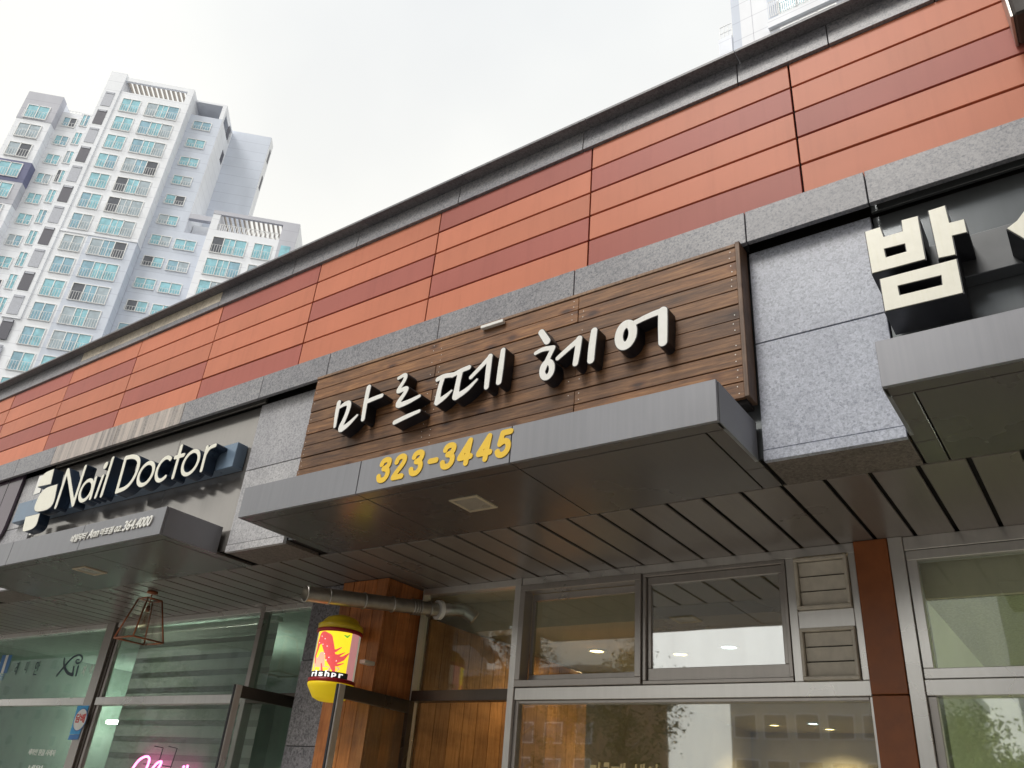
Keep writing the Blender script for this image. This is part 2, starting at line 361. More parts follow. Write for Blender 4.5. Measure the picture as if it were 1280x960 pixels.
def fabric(name, col, tr):
    m, n, b = newmat(name); f = noise(n, pos(n, (1, 1, 6)), 30, 3); c = ramp(n, f, [(.3, tuple(x*.94 for x in col)), (.7, tuple(x*1.05 for x in col))]); n.links.new(c, b.inputs['Base Color']); b.inputs['Roughness'].default_value = .9
    t = N(n, 'ShaderNodeBsdfTranslucent'); n.links.new(c, t.inputs[0]); mx = N(n, 'ShaderNodeMixShader'); mx.inputs[0].default_value = tr
    n.links.new(b.outputs[0], mx.inputs[1]); n.links.new(t.outputs[0], mx.inputs[2]); n.links.new(mx.outputs[0], n.nodes['Material Output'].inputs[0]); return m
M_BLINDS = fabric('blind_sheer', (0.70, 0.70, 0.68), .5); M_BLINDO = fabric('blind_opaque', (0.50, 0.49, 0.48), .3)
M_WARML = emit('warm_lamp', (1.0, 0.72, 0.30), 9); M_COOLL = emit('cool_lamp', (0.85, 0.97, 1.0), 9)
M_TUBEL = emit('fluorescent_tube', (0.97, 1.0, 0.9), 13)
M_PINK = emit('pink_neon', (1.0, 0.12, 0.42), 9)
def atZ(px, py, Z):
    d = ray(px, py); return d*(Z/d.z)

# ================================================================== ground
def sheet(name, x0, x1, y0, y1, z, mat):
    return tag(meshobj(name, [(x0, y0, z), (x1, y0, z), (x1, y1, z), (x0, y1, z)], [(0, 1, 2, 3)], mat), kind='structure')
M_GROUND = plain('pale_earth', (0.13, 0.125, 0.11), .9, 0, .2, .5); M_ASPH = plain('asphalt', (0.055, 0.055, 0.058), .85, 0, .2, 12)
M_PAVE = plain('paving', (0.26, 0.245, 0.22), .8, 0, .15, 5)
sheet('ground', -900, 900, -900, 900, -1.62, M_GROUND)
sheet('road', -200, 200, -15.5, -6.5, -1.61, M_ASPH)
tag(box('pavement', -200, 200, -6.5, 5.4, -1.75, -1.48, M_PAVE), kind='structure').location.z -= 0.12
tag(box('far_pavement', -200, 200, -19, -15.5, -1.75, -1.5, M_PAVE), kind='structure').location.z -= 0.0

# ================================================================== the arcade building
ZS = 1.83            # soffit level
bld = thing('shop_building', (-5, 5.5, 0), 'long single-storey shop arcade clad in salmon and brick-red panels between granite bands', 'building')
# dark core behind the cladding
box('core_wall', -17, 5, 4.16, 17, 1.95, 4.62, M_GAP, bld)
box('soffit_backing', -17, 5, 4.05, 5.62, ZS+.035, ZS+.06, M_GAP, bld)
# cladding panels
PJ = [-0.933+1.513*k for k in range(-9, 3)]
PATT = {0: 'LLDLL', -1: 'LDLLD', -2: 'DLLDL', -3: 'LLDLL', -4: 'DLLLD', -5: 'LLLDL', -6: 'LDLLD', -7: 'DLLDL', -8: 'LLDLL', -9: 'LDLLD', 1: 'DLLDL'}
zt, zb = 4.650, 3.512; rh = (zt-zb)/5
for i in range(len(PJ)-1):
    k = i-9
    for r in range(5):
        m = M_PL if PATT[k][r] == 'L' else M_PD
        z1 = zt-r*rh; z0 = z1-rh
        if r == 4: z0 -= .05
        o = box('facade_panel', PJ[i]+.006, PJ[i+1]-.006, 3.95, 3.975, z0+.008, z1-.008, m, bld, .002)
        o.location.y += random.uniform(-.0015, .0015); o.rotation_euler = (random.uniform(-.002, .002), 0, 0)
box('panel_backing', -15, 2.3, 3.99, 4.02, 3.40, 4.66, M_GAP, bld)
# granite band under the panels
BJ = [3.115, 1.884, 0.653, -0.578, -1.287, -2.519, -3.750, -4.981, -5.866, -7.066, -8.27, -9.56, -10.44, -11.67, -12.90, -14.13]
for a, b in zip(BJ[:-1], BJ[1:]):
    m = M_GS if b in (-8.27, -9.56) else M_GB
    o = box('band_slab', b+.003, a-.003, 3.90, 3.935, 3.237, 3.474, m, bld, .003); o.location.y += random.uniform(-.001, .001)
box('band_ledge', -14.5, 3.5, 3.937, 4.0, 3.445, 3.468, M_GB, bld)
# parapet: lip, upper course, coping
PPJ = [2.4, 1.19, -0.03, -0.66, -1.274, -2.52, -3.758, -4.98, -5.87, -7.054, -8.359, -9.433, -9.872, -11.1, -12.3, -13.5, -14.8]
for a, b in zip(PPJ[:-1], PPJ[1:]):
    m = M_GE if b in (-8.359, -9.433, -9.872) else M_GB
    box('parapet_slab', b+.003, a-.003, 3.930, 3.968, 4.715, 4.842, m, bld, .002)
    box('parapet_lip', b+.003, a-.003, 3.925, 3.975, 4.647, 4.712, M_GB, bld, .002)
CJ = [2.4, 1.1, -0.06, -1.249, -2.45, -3.666, -4.851, -6.05, -7.25, -8.45, -9.65, -10.85, -12.05, -13.25, -14.8]
for a, b in zip(CJ[:-1], CJ[1:]):
    box('coping_slab', b+.002, a-.002, 3.83, 4.35, 4.842, 4.868, M_GD, bld, .003)
box('parapet_core', -15, 2.5, 3.985, 4.3, 4.60, 4.838, M_GAP, bld)
# piers between the signs
def pier(x0, x1, m):
    zj = 2.567
    box('pier_slab', x0, x1, 4.0, 4.03, zj+.003, 3.222, m, bld, .003)
    box('pier_slab', x0, x1, 4.0, 4.03, 1.893, zj-.003, m, bld, .003)
    box('pier_sill', x0, x1, 3.996, 4.03, ZS-.002, 1.889, m, bld, .002)
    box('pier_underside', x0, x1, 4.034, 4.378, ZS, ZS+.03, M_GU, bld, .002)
    for xx in (x0, x1): box('pier_return', min(xx, xx+.02*(1 if xx == x0 else -1)), max(xx, xx+.02*(1 if xx == x0 else -1)), 4.034, 4.15, 1.9, 3.2, m, bld)
pier(-1.312, -0.598, M_GP); pier(-5.925, -5.19, M_GP2); pier(-10.5, -9.70, M_GP2)
# recess panels behind the signs
def recess(xs, m):
    for a, b in zip(xs[:-1], xs[1:]):
        box('recess_panel', b+.002, a-.002, 4.035, 4.055, 1.86, 3.232, m, bld, .002)
        box('recess_header', b+.002, a-.002, 4.030, 4.055, 3.272, 3.42, m, bld, .002)
recess([-5.93, -7.189, -8.472, -9.70], M_PAN); recess([3.1, 1.6, 0.2, -0.595], M_PAND); recess([-1.315, -3.2, -5.185], M_PAND); recess([-10.5, -12, -13.5], M_PAND)
# soffit slats
x = -0.87+.24*17
while x > -14.6:
    box('soffit_slat', x-.24+.013, x-.013, 4.384, 5.56, ZS, ZS+.014, M_SLAT, bld, .003).location.z += random.uniform(-.0015, .0015)
    x -= .24

# ---- shopfront metalwork
GY = 5.55
def bar(name, x0, x1, z0, z1, m=M_STEEL, y0=GY-.05, y1=GY+.05, parent=bld, bev=.003): return box(name, x0, x1, y0, y1, z0, z1, m, parent, bev)
def pane(x0, x1, z0, z1, m, y=GY+.012, parent=bld, name='pane'): return box(name, x0, x1, y, y+.008, z0, z1, m, parent)
bar('header_rail', -3.906, -1.254, 1.766, ZS); bar('header_rail', -4.985, -3.974, 1.772, ZS)
bar('mullion', -3.97, -3.91, -1.6, ZS+.002, y0=GY-.062)
bar('transom', -3.906, -1.254, .870, .960); bar('transom', -4.985, -3.974, .870, .956, M_DKST)
bar('mullion', -1.712, -1.656, .962, 1.764); bar('mullion', -1.298, -1.254, .962, 1.764)
bar('rail', -1.654, -1.300, 1.290, 1.405)
bar('mullion', -5.0, -4.988, -1.6, ZS, M_STEEL)
# window with a deep reveal (left) and sliding window (right)
def window(x0, x1, z0, z1, fw_, bot, top, gl, y0, ygl, fm=M_FRAME, sash=True):
    w = box('window', x0, x1, y0, GY+.045, z0, z0+fw_, fm, bld, .003)      # sill rail carries the rest
    box('frame_head', x0, x1, y0, GY+.045, z1-fw_, z1, fm, w, .003)
    box('frame_jamb', x0, x0+fw_, y0, GY+.045, z0+fw_+.001, z1-fw_-.001, fm, w, .003)
    box('frame_jamb', x1-fw_, x1, y0, GY+.045, z0+fw_+.001, z1-fw_-.001, fm, w, .003)
    if sash:
        a0, a1, b0, b1 = x0+fw_+.002, x1-fw_-.002, z0+fw_+.002, z1-fw_-.002
        box('sash_rail', a0, a1, ygl-.018, ygl+.018, b0, b0+bot, fm, w, .003); box('sash_rail', a0, a1, ygl-.018, ygl+.018, b1-top, b1, fm, w, .003)
        box('sash_stile', a0, a0+.03, ygl-.018, ygl+.018, b0+bot+.001, b1-top-.001, fm, w, .003); box('sash_stile', a1-.03, a1, ygl-.018, ygl+.018, b0+bot+.001, b1-top-.001, fm, w, .003)
        box('pane', a0+.03, a1-.03, ygl-.004, ygl+.004, b0+bot, b1-top, gl, w)
    else: box('pane', x0+fw_, x1-fw_, ygl-.004, ygl+.004, z0+fw_, z1-fw_, gl, w)
    return w
window(-3.905, -2.800, .964, 1.764, .05, .055, .055, M_GLASS, GY-.075, GY+.06)
window(-2.795, -1.716, .964, 1.764, .026, .085, .055, M_GLASSR, GY-.055, GY-.01)
# louvre vents
def louvre(z0, z1):
    x0, x1 = -1.648, -1.304
    f = box('louvre_vent', x0, x1, GY-.085, GY+.02, z0, z0+.022, M_LOUV, bld, .003)
    box('frame_head', x0, x1, GY-.085, GY+.02, z1-.022, z1, M_LOUV, f, .003)
    for xa in (x0, x1-.02): box('frame_jamb', xa, xa+.02, GY-.085, GY+.02, z0+.023, z1-.023, M_LOUV, f, .003)
    box('vent_backing', x0+.02, x1-.02, GY+.0, GY+.015, z0+.022, z1-.022, M_GAP, f)
    hh = (z1-z0-.044)/3
    for k in range(3):
        zc = z0+.022+hh*(k+.5)
        box('blade', x0+.024, x1-.024, GY-.052, GY-.042, zc-hh*.46, zc+hh*.46, M_LOUV, f, .002, rot=(R(7), 0, 0))
louvre(1.408, 1.750); louvre(.964, 1.286)
# rust coloured column cladding
for z0, z1 in ((.875, ZS-.002), (-.2, .868), (-1.6, -.207)): box('column_cladding', -1.250, -1.043, GY-.075, GY+.12, z0, z1, M_RUST, bld, .004)
# big lower panes
pane(-3.872, -1.275, -1.2, .868, M_GLASSM); pane(-4.984, -3.974, .957, 1.771, M_GLASS)
bar('pane_bead', -3.908, -3.874, -1.2, .868, M_FRAME, GY-.03, GY+.03); bar('pane_bead', -1.274, -1.254, -1.2, .868, M_STEEL, GY-.03, GY+.03); bar('pane_bead', -3.872, -1.276, .846, .868, M_FRAME, GY-.03, GY+.03)
# shop on the right
bar('mullion', -1.040, -.952, -1.6, ZS+.001, y0=GY-.065); bar('header_rail', -.950, 3.0, 1.742, ZS)
bar('transom', -.950, 3.0, .868, .958)
window(-.948, 1.2, .962, 1.738, .06, 0, 0, M_GLASS, GY-.045, GY+.0, M_STEEL, sash=False)
pane(-.90, 1.2, -1.2, .866, M_GLASSM); bar('pane_bead', -.950, -.902, -1.2, .866, M_FRAME, GY-.03, GY+.03)
# nail shop on the left
bar('header_rail', -13.4, -10.20, 1.772, ZS); bar('header_rail', -9.95, -7.256, 1.772, ZS); bar('header_rail', -7.184, -6.0, 1.772, ZS)
bar('mullion', -10.20, -10.02, -1.6, ZS+.002, M_FRAME); bar('mullion', -10.018, -9.952, -1.6, ZS+.001, M_DKST, y0=GY-.03)
bar('mullion', -7.254, -7.186, -1.6, ZS+.002, M_FRAME); bar('mullion', -13.5, -13.4, -1.6, ZS, M_FRAME)
bar('transom', -13.4, -10.20, .872, .958); bar('transom', -9.95, -7.256, .872, .958); bar('transom', -7.184, -6.0, .872, .958, M_DKST)
for a, b in ((-13.39, -10.205), (-9.945, -7.26), (-7.18, -6.0)): pane(a, b, .96, 1.77, M_GLASSN)
for a, b in ((-13.39, -10.205), (-9.945, -7.26)): pane(a, b, -1.3, .87, M_GLASSN)
bar('pane_bead', -9.948, -9.90, -1.3, 1.77, M_FRAME, GY-.02, GY+.03)
# granite column and timber-clad pier between the two shops
for z0, z1 in ((1.172, ZS-.003), (.462, 1.167), (-.25, .457), (-1.6, -.255)): box('column_slab', -6.02, -5.60, 5.12, 5.62, z0, z1, M_GC, bld, .004)
xs = [-5.597, -5.46, -5.32, -5.18, -5.042]
for a, b in zip(xs[:-1], xs[1:]): box('cladding_board', a+.0015, b-.0015, 5.080, 5.105, -1.6, ZS-.004, M_WBOX, bld, .002).location.y += random.uniform(-.002, .002)
ys = [5.107, 5.26, 5.41, 5.545]
for a, b in zip(ys[:-1], ys[1:]): box('cladding_board', -5.066, -5.040, a+.0015, b-.0015, -1.6, ZS-.004, M_WBOX, bld, .002)
box('pier_core', -5.59, -5.07, 5.11, 5.6, -1.6, ZS-.006, M_GAP, bld)
# open glass doors, both swung out at right angles to the glazing
def door(x, y0, y1, ztop):
    d = box('glass_door', x-.022, x+.022, y0, y0+.065, -1.55, ztop, M_STEEL, bld, .004)        # free stile
    box('door_edge_strip', x-.010, x+.010, y0-.008, y0-.001, -1.55, ztop-.002, M_BLACK, d)
    box('door_stile', x-.022, x+.022, y1-.065, y1, -1.55, ztop, M_DKST, d, .004)
    box('door_rail', x-.021, x+.021, y0+.066, y1-.066, ztop-.10, ztop-.001, M_DKST, d, .004)
    box('door_rail', x-.021, x+.021, y0+.066, y1-.066, -1.55, -1.40, M_DKST, d, .004)
    box('pane', x-.004, x+.004, y0+.066, y1-.066, -1.40, ztop-.10, M_GLASS, d)
    return d
door(-4.955, 4.62, 5.50, .868); door(-6.345, 4.72, 5.50, .905)

# ---- rooms behind the glass
def wallpart(name, x0, x1, y0, y1, z0, z1, m): return box(name, x0, x1, y0, y1, z0, z1, m, bld)
wallpart('interior_ceiling', -5.9, -1.1, 5.62, 16, 1.90, 1.94, M_PLASTER); wallpart('interior_floor', -15, 3.5, 5.62, 16, -1.62, -1.58, M_FLOOR)
wallpart('interior_wall', -5.9, -1.1, 15.9, 16, -1.6, 1.9, M_PLASTER); wallpart('interior_wall', -1.16, -1.06, 5.72, 16, -1.6, 1.9, M_PLASTER); wallpart('interior_wall', -5.95, -5.85, 5.65, 16, -1.6, 1.9, M_PLASTER)
y = 5.66
while y < 8.4:
    box('interior_board', -5.03, -5.0, y+.002, y+.198, -1.6, 1.60, M_WIN, bld, .002); y += .2
wallpart('interior_beam', -5.85, -1.16, 6.3, 6.5, 1.62, 1.899, M_PLASTER)
def downlight(px, py, z, m):
    p = atZ(px, py, z); r = .085
    t = lathe('downlight', p.x, p.y, [(r+.03, z+.001), (r+.03, z-.012), (r, z-.016), (r, z-.004)], M_WHITE, bld, 20)
    lathe('lens', p.x, p.y, [(r-.001, z-.006), (.0005, z-.010)], m, t, 20)
    l = bpy.data.lights.new('downlight_lamp', 'SPOT'); l.energy = 75; l.spot_size = R(130); l.spot_blend = .6; l.color = (1, .78, .45) if m is M_WARML else (.9, .97, 1); l.shadow_soft_size = .08
    lo = bpy.data.objects.new('downlight_lamp', l); put(lo, (p.x, p.y, z-.03+CAMZ), t)
for px, py, m in ((746, 813, M_WARML), (850, 817, M_WARML), (911, 808, M_COOLL), (903, 905, M_WARML), (968, 906, M_WARML), (1016, 904, M_COOLL), (1037, 911, M_WARML)): downlight(px, py, 1.90, m)
p = Vector((-4.35, 7.3, 1.90)); sl_ = lathe('downlight', p.x, p.y, [(.11, 1.901), (.11, 1.888), (.085, 1.884), (.085, 1.896)], M_WHITE, bld, 20); lathe('lens', p.x, p.y, [(.084, 1.894), (.0005, 1.890)], M_WARML, sl_, 20)  # extra downlight, added to warm the timber by the entrance
l = bpy.data.lights.new('downlight_lamp', 'SPOT'); l.energy = 48; l.spot_size = R(140); l.spot_blend = .6; l.color = (1, .74, .40); l.shadow_soft_size = .08; put(bpy.data.objects.new('downlight_lamp', l), (p.x, p.y, 1.86+CAMZ), sl_)
# green room on the right
wallpart('interior_ceiling', -1.0, 3.4, 5.72, 12, 1.47, 1.50, M_GTILE); wallpart('interior_bulkhead', -1.0, 3.4, 5.66, 5.70, 1.47, 1.80, M_PLASTER)
wallpart('interior_wall', -1.02, -.90, 5.72, 12, -1.6, 1.47, M_GREEN); wallpart('interior_wall', -1.0, 3.4, 11.9, 12, -1.6, 1.47, M_GREEN); wallpart('interior_wall', 3.3, 3.4, 5.72, 12, -1.6, 1.47, M_GREEN)
M_TUBEG = emit('fill_tube_glow', (1.0, 1.0, 0.86), 34)  # glow of the added out-of-view fill tubes
for yy in (7.0, 9.2): box('hidden_fill_tube', .9, 2.6, yy, yy+.10, 1.10, 1.15, M_TUBEG, bld, .01)  # unseen tubes, added low to brighten the room and its ceiling
# nail room
wallpart('interior_ceiling', -14.5, -6.0, 5.62, 12, 1.90, 1.94, M_GREYI); wallpart('interior_wall', -14.5, -6.0, 11.9, 12, -1.6, 1.9, M_GREYI); wallpart('interior_wall', -14.6, -14.5, 5.62, 12, -1.6, 1.9, M_GREYI)
wallpart('interior_wall', -6.08, -5.98, 5.65, 12, -1.6, 1.9, M_GREYI)
for (ax, ay), (bx_, by_) in (((42, 825), (126, 841)), ((36, 854), (60, 862)), ((46, 855), (62, 860))):
    a, b = atZ(ax, ay, 1.86), atZ(bx_, by_, 1.86); tube('ceiling_tube', [a, b], .035, M_TUBEL, bld, 8)
for yy, xe in ((6.6, -8.7), (7.1, -9.3)): box('hidden_fill_tube', -9.7, xe, yy, yy+.08, 1.30, 1.34, M_TUBEG, bld, .01)  # added tubes hidden behind the blind, to brighten it and the room
box('hidden_fill_tube', -14.3, -13.5, 8.2, 8.3, 1.0, 1.05, M_TUBEG, bld, .01)  # another added fill tube, kept out of view
p = at(312, 832, 6.5); tube('spot_stem', [(p.x, p.y, 1.89), (p.x, p.y, p.z+.10)], .008, M_BLACK, bld, 6); sl_ = lathe('ceiling_spot', p.x, p.y, [(.06, p.z+.14), (.06, p.z), (.055, p.z-.004), (.055, p.z+.02)], M_BLACK, bld, 16); lathe('lens', p.x, p.y, [(.052, p.z+.012), (.0005, p.z+.010)], M_COOLL, sl_, 16)
M_TEAL = plain('green_painted_bulkhead', (0.10, 0.34, 0.24), .7); wallpart('interior_bulkhead', -7.15, -6.1, 6.6, 6.7, 1.42, 1.90, M_TEAL); wallpart('interior_bulkhead', -14.4, -11.6, 8.6, 8.7, 1.0, 1.55, M_TEAL)

# ================================================================== canopies
def canopy(x0, x1, seams, label, lamp=None, dirty=None):
    t = thing('entrance_canopy', ((x0+x1)/2, 3.9, ZS+CAMZ), label, 'canopy', 'grey sheet metal canopies over the shop doors')
    xs = [x0]+seams+[x1]
    box('canopy_core', x0+.01, x1-.01, 3.47, 4.0, ZS+.03, 2.05, M_GAP, t)
    for a, b in zip(xs[:-1], xs[1:]):
        box('fascia_panel', a+.003, b-.003, 3.44, 3.462, ZS, 2.065, M_CAN, t, .002)
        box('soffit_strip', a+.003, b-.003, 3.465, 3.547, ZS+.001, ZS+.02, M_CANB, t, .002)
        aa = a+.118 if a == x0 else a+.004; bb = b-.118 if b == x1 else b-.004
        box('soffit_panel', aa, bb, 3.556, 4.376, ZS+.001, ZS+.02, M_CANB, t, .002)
    for a, b in ((x0, x0+.11), (x1-.11, x1)):
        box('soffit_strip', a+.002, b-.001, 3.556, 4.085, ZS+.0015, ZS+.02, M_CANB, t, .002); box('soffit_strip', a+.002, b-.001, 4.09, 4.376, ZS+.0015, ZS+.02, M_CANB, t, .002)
    box('end_panel', x1-.02, x1, 3.464, 3.995, ZS+.001, 2.064, M_CAN, t, .002); box('end_panel', x0, x0+.02, 3.464, 3.995, ZS+.001, 2.064, M_CAN, t, .002)
    box('top_sheet', x0+.021, x1-.021, 3.463, 3.995, 2.052, 2.063, M_CAN, t)
    if lamp:
        a, b = lamp; l = box('recessed_light', a, b, 3.778, 3.80, ZS-.007, ZS+.004, M_LTRIM, t, .002)
        box('light_trim', a, b, 3.99, 4.012, ZS-.007, ZS+.004, M_LTRIM, l, .002)
        for q in (a, b-.022): box('light_trim', q, q+.022, 3.801, 3.989, ZS-.007, ZS+.004, M_LTRIM, l, .002)
        box('light_lens', a+.022, b-.022, 3.801, 3.989, ZS-.0015, ZS+.0005, M_LLENS, l)
    return t
M_LTRIM = plain('light_trim_cream', (0.55, 0.47, 0.34), .5); M_LLENS = plain('light_lens_grey', (0.36, 0.33, 0.28), .3)
can1 = canopy(-5.05, -1.34, [-3.835, -2.60], 'grey metal canopy carrying the yellow phone number under the timber sign', (-3.322, -3.09))
canN = canopy(-9.70, -6.03, [-8.576, -7.273], 'grey metal canopy with small white lettering under the slanted white English sign', (-7.962, -7.735))
canR = canopy(-0.585, 3.10, [1.2], 'grey metal canopy at right edge, below the blocky cream Korean letter')
DIG = {'3': [[(.10, .74), (.13, .85), (.29, .90), (.45, .85), (.48, .71), (.41, .59), (.25, .55)], [(.25, .55), (.43, .51), (.51, .38), (.50, .23), (.41, .12), (.28, .10), (.15, .14), (.09, .28)]],
 '2': [[(.10, .70), (.13, .84), (.29, .90), (.45, .84), (.48, .69), (.41, .54), (.22, .32), (.11, .13)], [(.11, .11), (.50, .11)]],
 '4': [[(.40, .09), (.40, .90)], [(.39, .89), (.09, .34)], [(.09, .31), (.54, .31)]],
 '5': [[(.48, .90), (.18, .90)], [(.17, .90), (.13, .52)], [(.13, .53), (.29, .61), (.45, .54), (.51, .36), (.45, .17), (.29, .10), (.15, .14), (.09, .25)]],
 '-': [[(.06, .44), (.34, .44)]]}
for ch, a in (('3', 165), ('2', 275), ('3', 400), ('-', 535), ('3', 628), ('4', 752), ('4', 890), ('5', 1028)):
    xa = at(440+(a+4)/5.818, 530+(430-(a-165)*.2)/5.818, 3.436).x; H = .180; S = []
    for pl_ in DIG[ch]:
        P = [(xa+(x*1.02+.13*(z-.1))*.178, 1.868+z*H) for x, z in pl_]
        if len(P) > 2:
            for _ in range(2):
                Q = [P[0]]
                for p, q in zip(P[:-1], P[1:]): Q += [(p[0]*.75+q[0]*.25, p[1]*.75+q[1]*.25), (p[0]*.25+q[0]*.75, p[1]*.25+q[1]*.75)]
                P = Q+[P[-1]]
        S.append((P, .0185))
    curve_solid('phone_digit', outlines(S, 0, .002), 3.434, 3.4395, M_YEL, can1)
for txt, a, b, z0, z1 in (('네일닥터', -7.43, -7.17, 1.915, 1.985), ('Ann', -7.15, -6.97, 1.92, 2.0), ('마포점', -6.95, -6.74, 1.92, 1.985), ('02.', -6.725, -6.615, 1.925, 1.975), ('364.4000', -6.60, -6.185, 1.918, 2.008)):
    text_fit('lettering', txt, a, b, z0, z1, 3.428, .010, M_WHITE, canN, offset=.02, shear=.25)

# ================================================================== timber sign
sg = thing('timber_sign', (-3.2, 3.95, 2.14+CAMZ), 'brown timber plank sign with white brush-style Korean letters above the phone number', 'sign')
SX0, SX1, SZ1, SZ0 = -5.055, -1.352, 3.210, 2.14
box('sign_backing', SX0+.01, SX1, 3.915, 4.02, SZ0+.01, SZ1, M_GAP, sg)
pr = .104; zz = SZ1; r = 0
while zz-pr > SZ0-.02:
    sp = [-2.46, -2.46, -3.7, -2.46, -3.7, -2.46, -3.7, -2.46, -2.46, -3.7][r % 10]
    for a, b in ((SX0, sp), (sp, SX1)):
        o = box('plank', a+.001, b-.001, 3.88, 3.905, zz-pr+.0025, zz-.0025, M_WOOD, sg, .003)
        o.location.y += random.uniform(-.003, .003)
    zz -= pr; r += 1
box('edge_trim', SX1+.001, SX1+.030, 3.868, 3.998, zz, SZ1+.03, M_WFR, sg, .003)
box('edge_trim', SX0, SX1, 3.874, 3.93, SZ1+.001, SZ1+.026, M_WFR, sg, .003)
box('sign_clip', -3.278, -3.075, 3.845, 3.876, 3.178, 3.205, M_WHITE, sg, .003)
bm = bmesh.new()
for k in range(10):
    for xx in (-1.385, -2.42, -2.50, -3.66, -3.74, -5.02):
        for dz in (.03, .075):
            if random.random() < .6:
                mtx = Matrix.Translation((xx+random.uniform(-.006, .006)+3.2, 3.8745-3.95, SZ1-k*pr-dz-2.14)) @ Matrix.Rotation(R(90), 4, 'X')
                bmesh.ops.create_circle(bm, cap_ends=True, radius=.0032, segments=8, matrix=mtx)
me = bpy.data.meshes.new('screw_heads'); bm.to_mesh(me); bm.free(); me.materials.append(M_SCREW)
o = bpy.data.objects.new('screw_heads', me); o['kind'] = 'stuff'; put(o, (-3.2, 3.95, 2.14+CAMZ), sg)
YF = 3.775
def W5(off, s, Y=YF):
    return lambda x, y: (lambda p: (p.x, p.z))(at(off[0]+x/s, off[1]+y/s, Y))
def strokes(conv, lst, wk):
    """[(points in zoomed pixels, width in zoomed pixels)] -> strokes in metres on the letter plane"""
    out = []
    for pts, w in lst:
        P = [conv(*p) for p in pts]
        q = conv(pts[0][0]+10, pts[0][1]); u = conv(*pts[0]); sc = abs(q[1]-u[1])
        v1 = conv(pts[0][0], pts[0][1]+10); per = math.hypot(v1[0]-u[0], v1[1]-u[1])/10
        ww = w if hasattr(w, '__len__') else [w]*len(pts)
        # smooth the path
        for _ in range(2):
            Q = [P[0]]; V = [ww[0]]
            for i in range(len(P)-1):
                a, b = P[i], P[i+1]
                Q += [(a[0]*.75+b[0]*.25, a[1]*.75+b[1]*.25), (a[0]*.25+b[0]*.75, a[1]*.25+b[1]*.75)]; V += [ww[i]*.75+ww[i+1]*.25, ww[i]*.25+ww[i+1]*.75]
            P = Q+[P[-1]]; ww = V+[ww[-1]]
        out.append((P, [x*per/2*wk for x in ww]))
    return out
wa = W5((400, 370), 4.8); wb = W5((640, 370), 5.818)
def ring(cx, cy, a, b, tilt, n=18):
    t = R(tilt); return [(cx+a*math.cos(k*2*math.pi/n)*math.cos(t)-b*math.sin(k*2*math.pi/n)*math.sin(t), cy+a*math.cos(k*2*math.pi/n)*math.sin(t)+b*math.sin(k*2*math.pi/n)*math.cos(t)) for k in range(n+1)]
SYL = [
 (wa, [([(113, 640), (100, 700), (88, 782)], [28, 27, 20]), ([(118, 668), (150, 645), (180, 640), (158, 715), (110, 812), (165, 775), (222, 716)], [18, 26, 30, 26, 32, 28, 16]),
       ([(292, 548), (272, 640), (257, 738)], [30, 28, 26]), ([(272, 637), (330, 612), (370, 597)], [26, 26, 24])]),
 (wa, [([(472, 492), (515, 467), (512, 500), (455, 582), (512, 552), (525, 560), (450, 664), (520, 640), (596, 600)], [22, 24, 26, 24, 28, 24, 32, 28, 20]), ([(447, 758), (520, 722), (594, 690)], [28, 28, 22])]),
 (wa, [([(705, 500), (740, 480), (800, 472)], 28), ([(735, 495), (715, 560), (702, 635)], [30, 28, 36]), ([(702, 638), (750, 605), (788, 568)], [36, 30, 16]),
       ([(795, 475), (850, 445), (893, 428)], 28), ([(842, 455), (825, 530), (812, 602)], [34, 32, 40]), ([(815, 605), (880, 565), (940, 502)], [38, 30, 18]),
       ([(905, 487), (960, 430), (1022, 362)], [26, 28, 30]), ([(1020, 362), (1008, 450), (998, 545)], [32, 34, 30]), ([(1098, 325), (1085, 420), (1072, 515)], [30, 36, 34])]),
 (wb, [([(212, 263), (255, 328)], [42, 46]), ([(172, 415), (225, 385), (298, 376)], [30, 34, 36]), ([(298, 378), (262, 450), (225, 540)], [36, 36, 40]), (ring(254, 535, 34, 58, 14), 44),
       ([(332, 452), (400, 390), (490, 312)], [34, 38, 40]), ([(488, 310), (474, 410), (460, 490)], [44, 44, 40]), ([(597, 252), (580, 370), (572, 466)], [46, 50, 48])]),
 (wb, [(ring(827, 282, 48, 84, 16), 58), ([(890, 195), (1000, 140), (1098, 104)], [38, 42, 44]), ([(1096, 108), (1096, 220), (1096, 334)], [60, 62, 58])]),
]
for conv, lst in SYL: channel_letter(strokes(conv, lst, 1.14), YF, 3.879, M_WHITE, M_BLACK, sg, edge=.0045, h=.003)

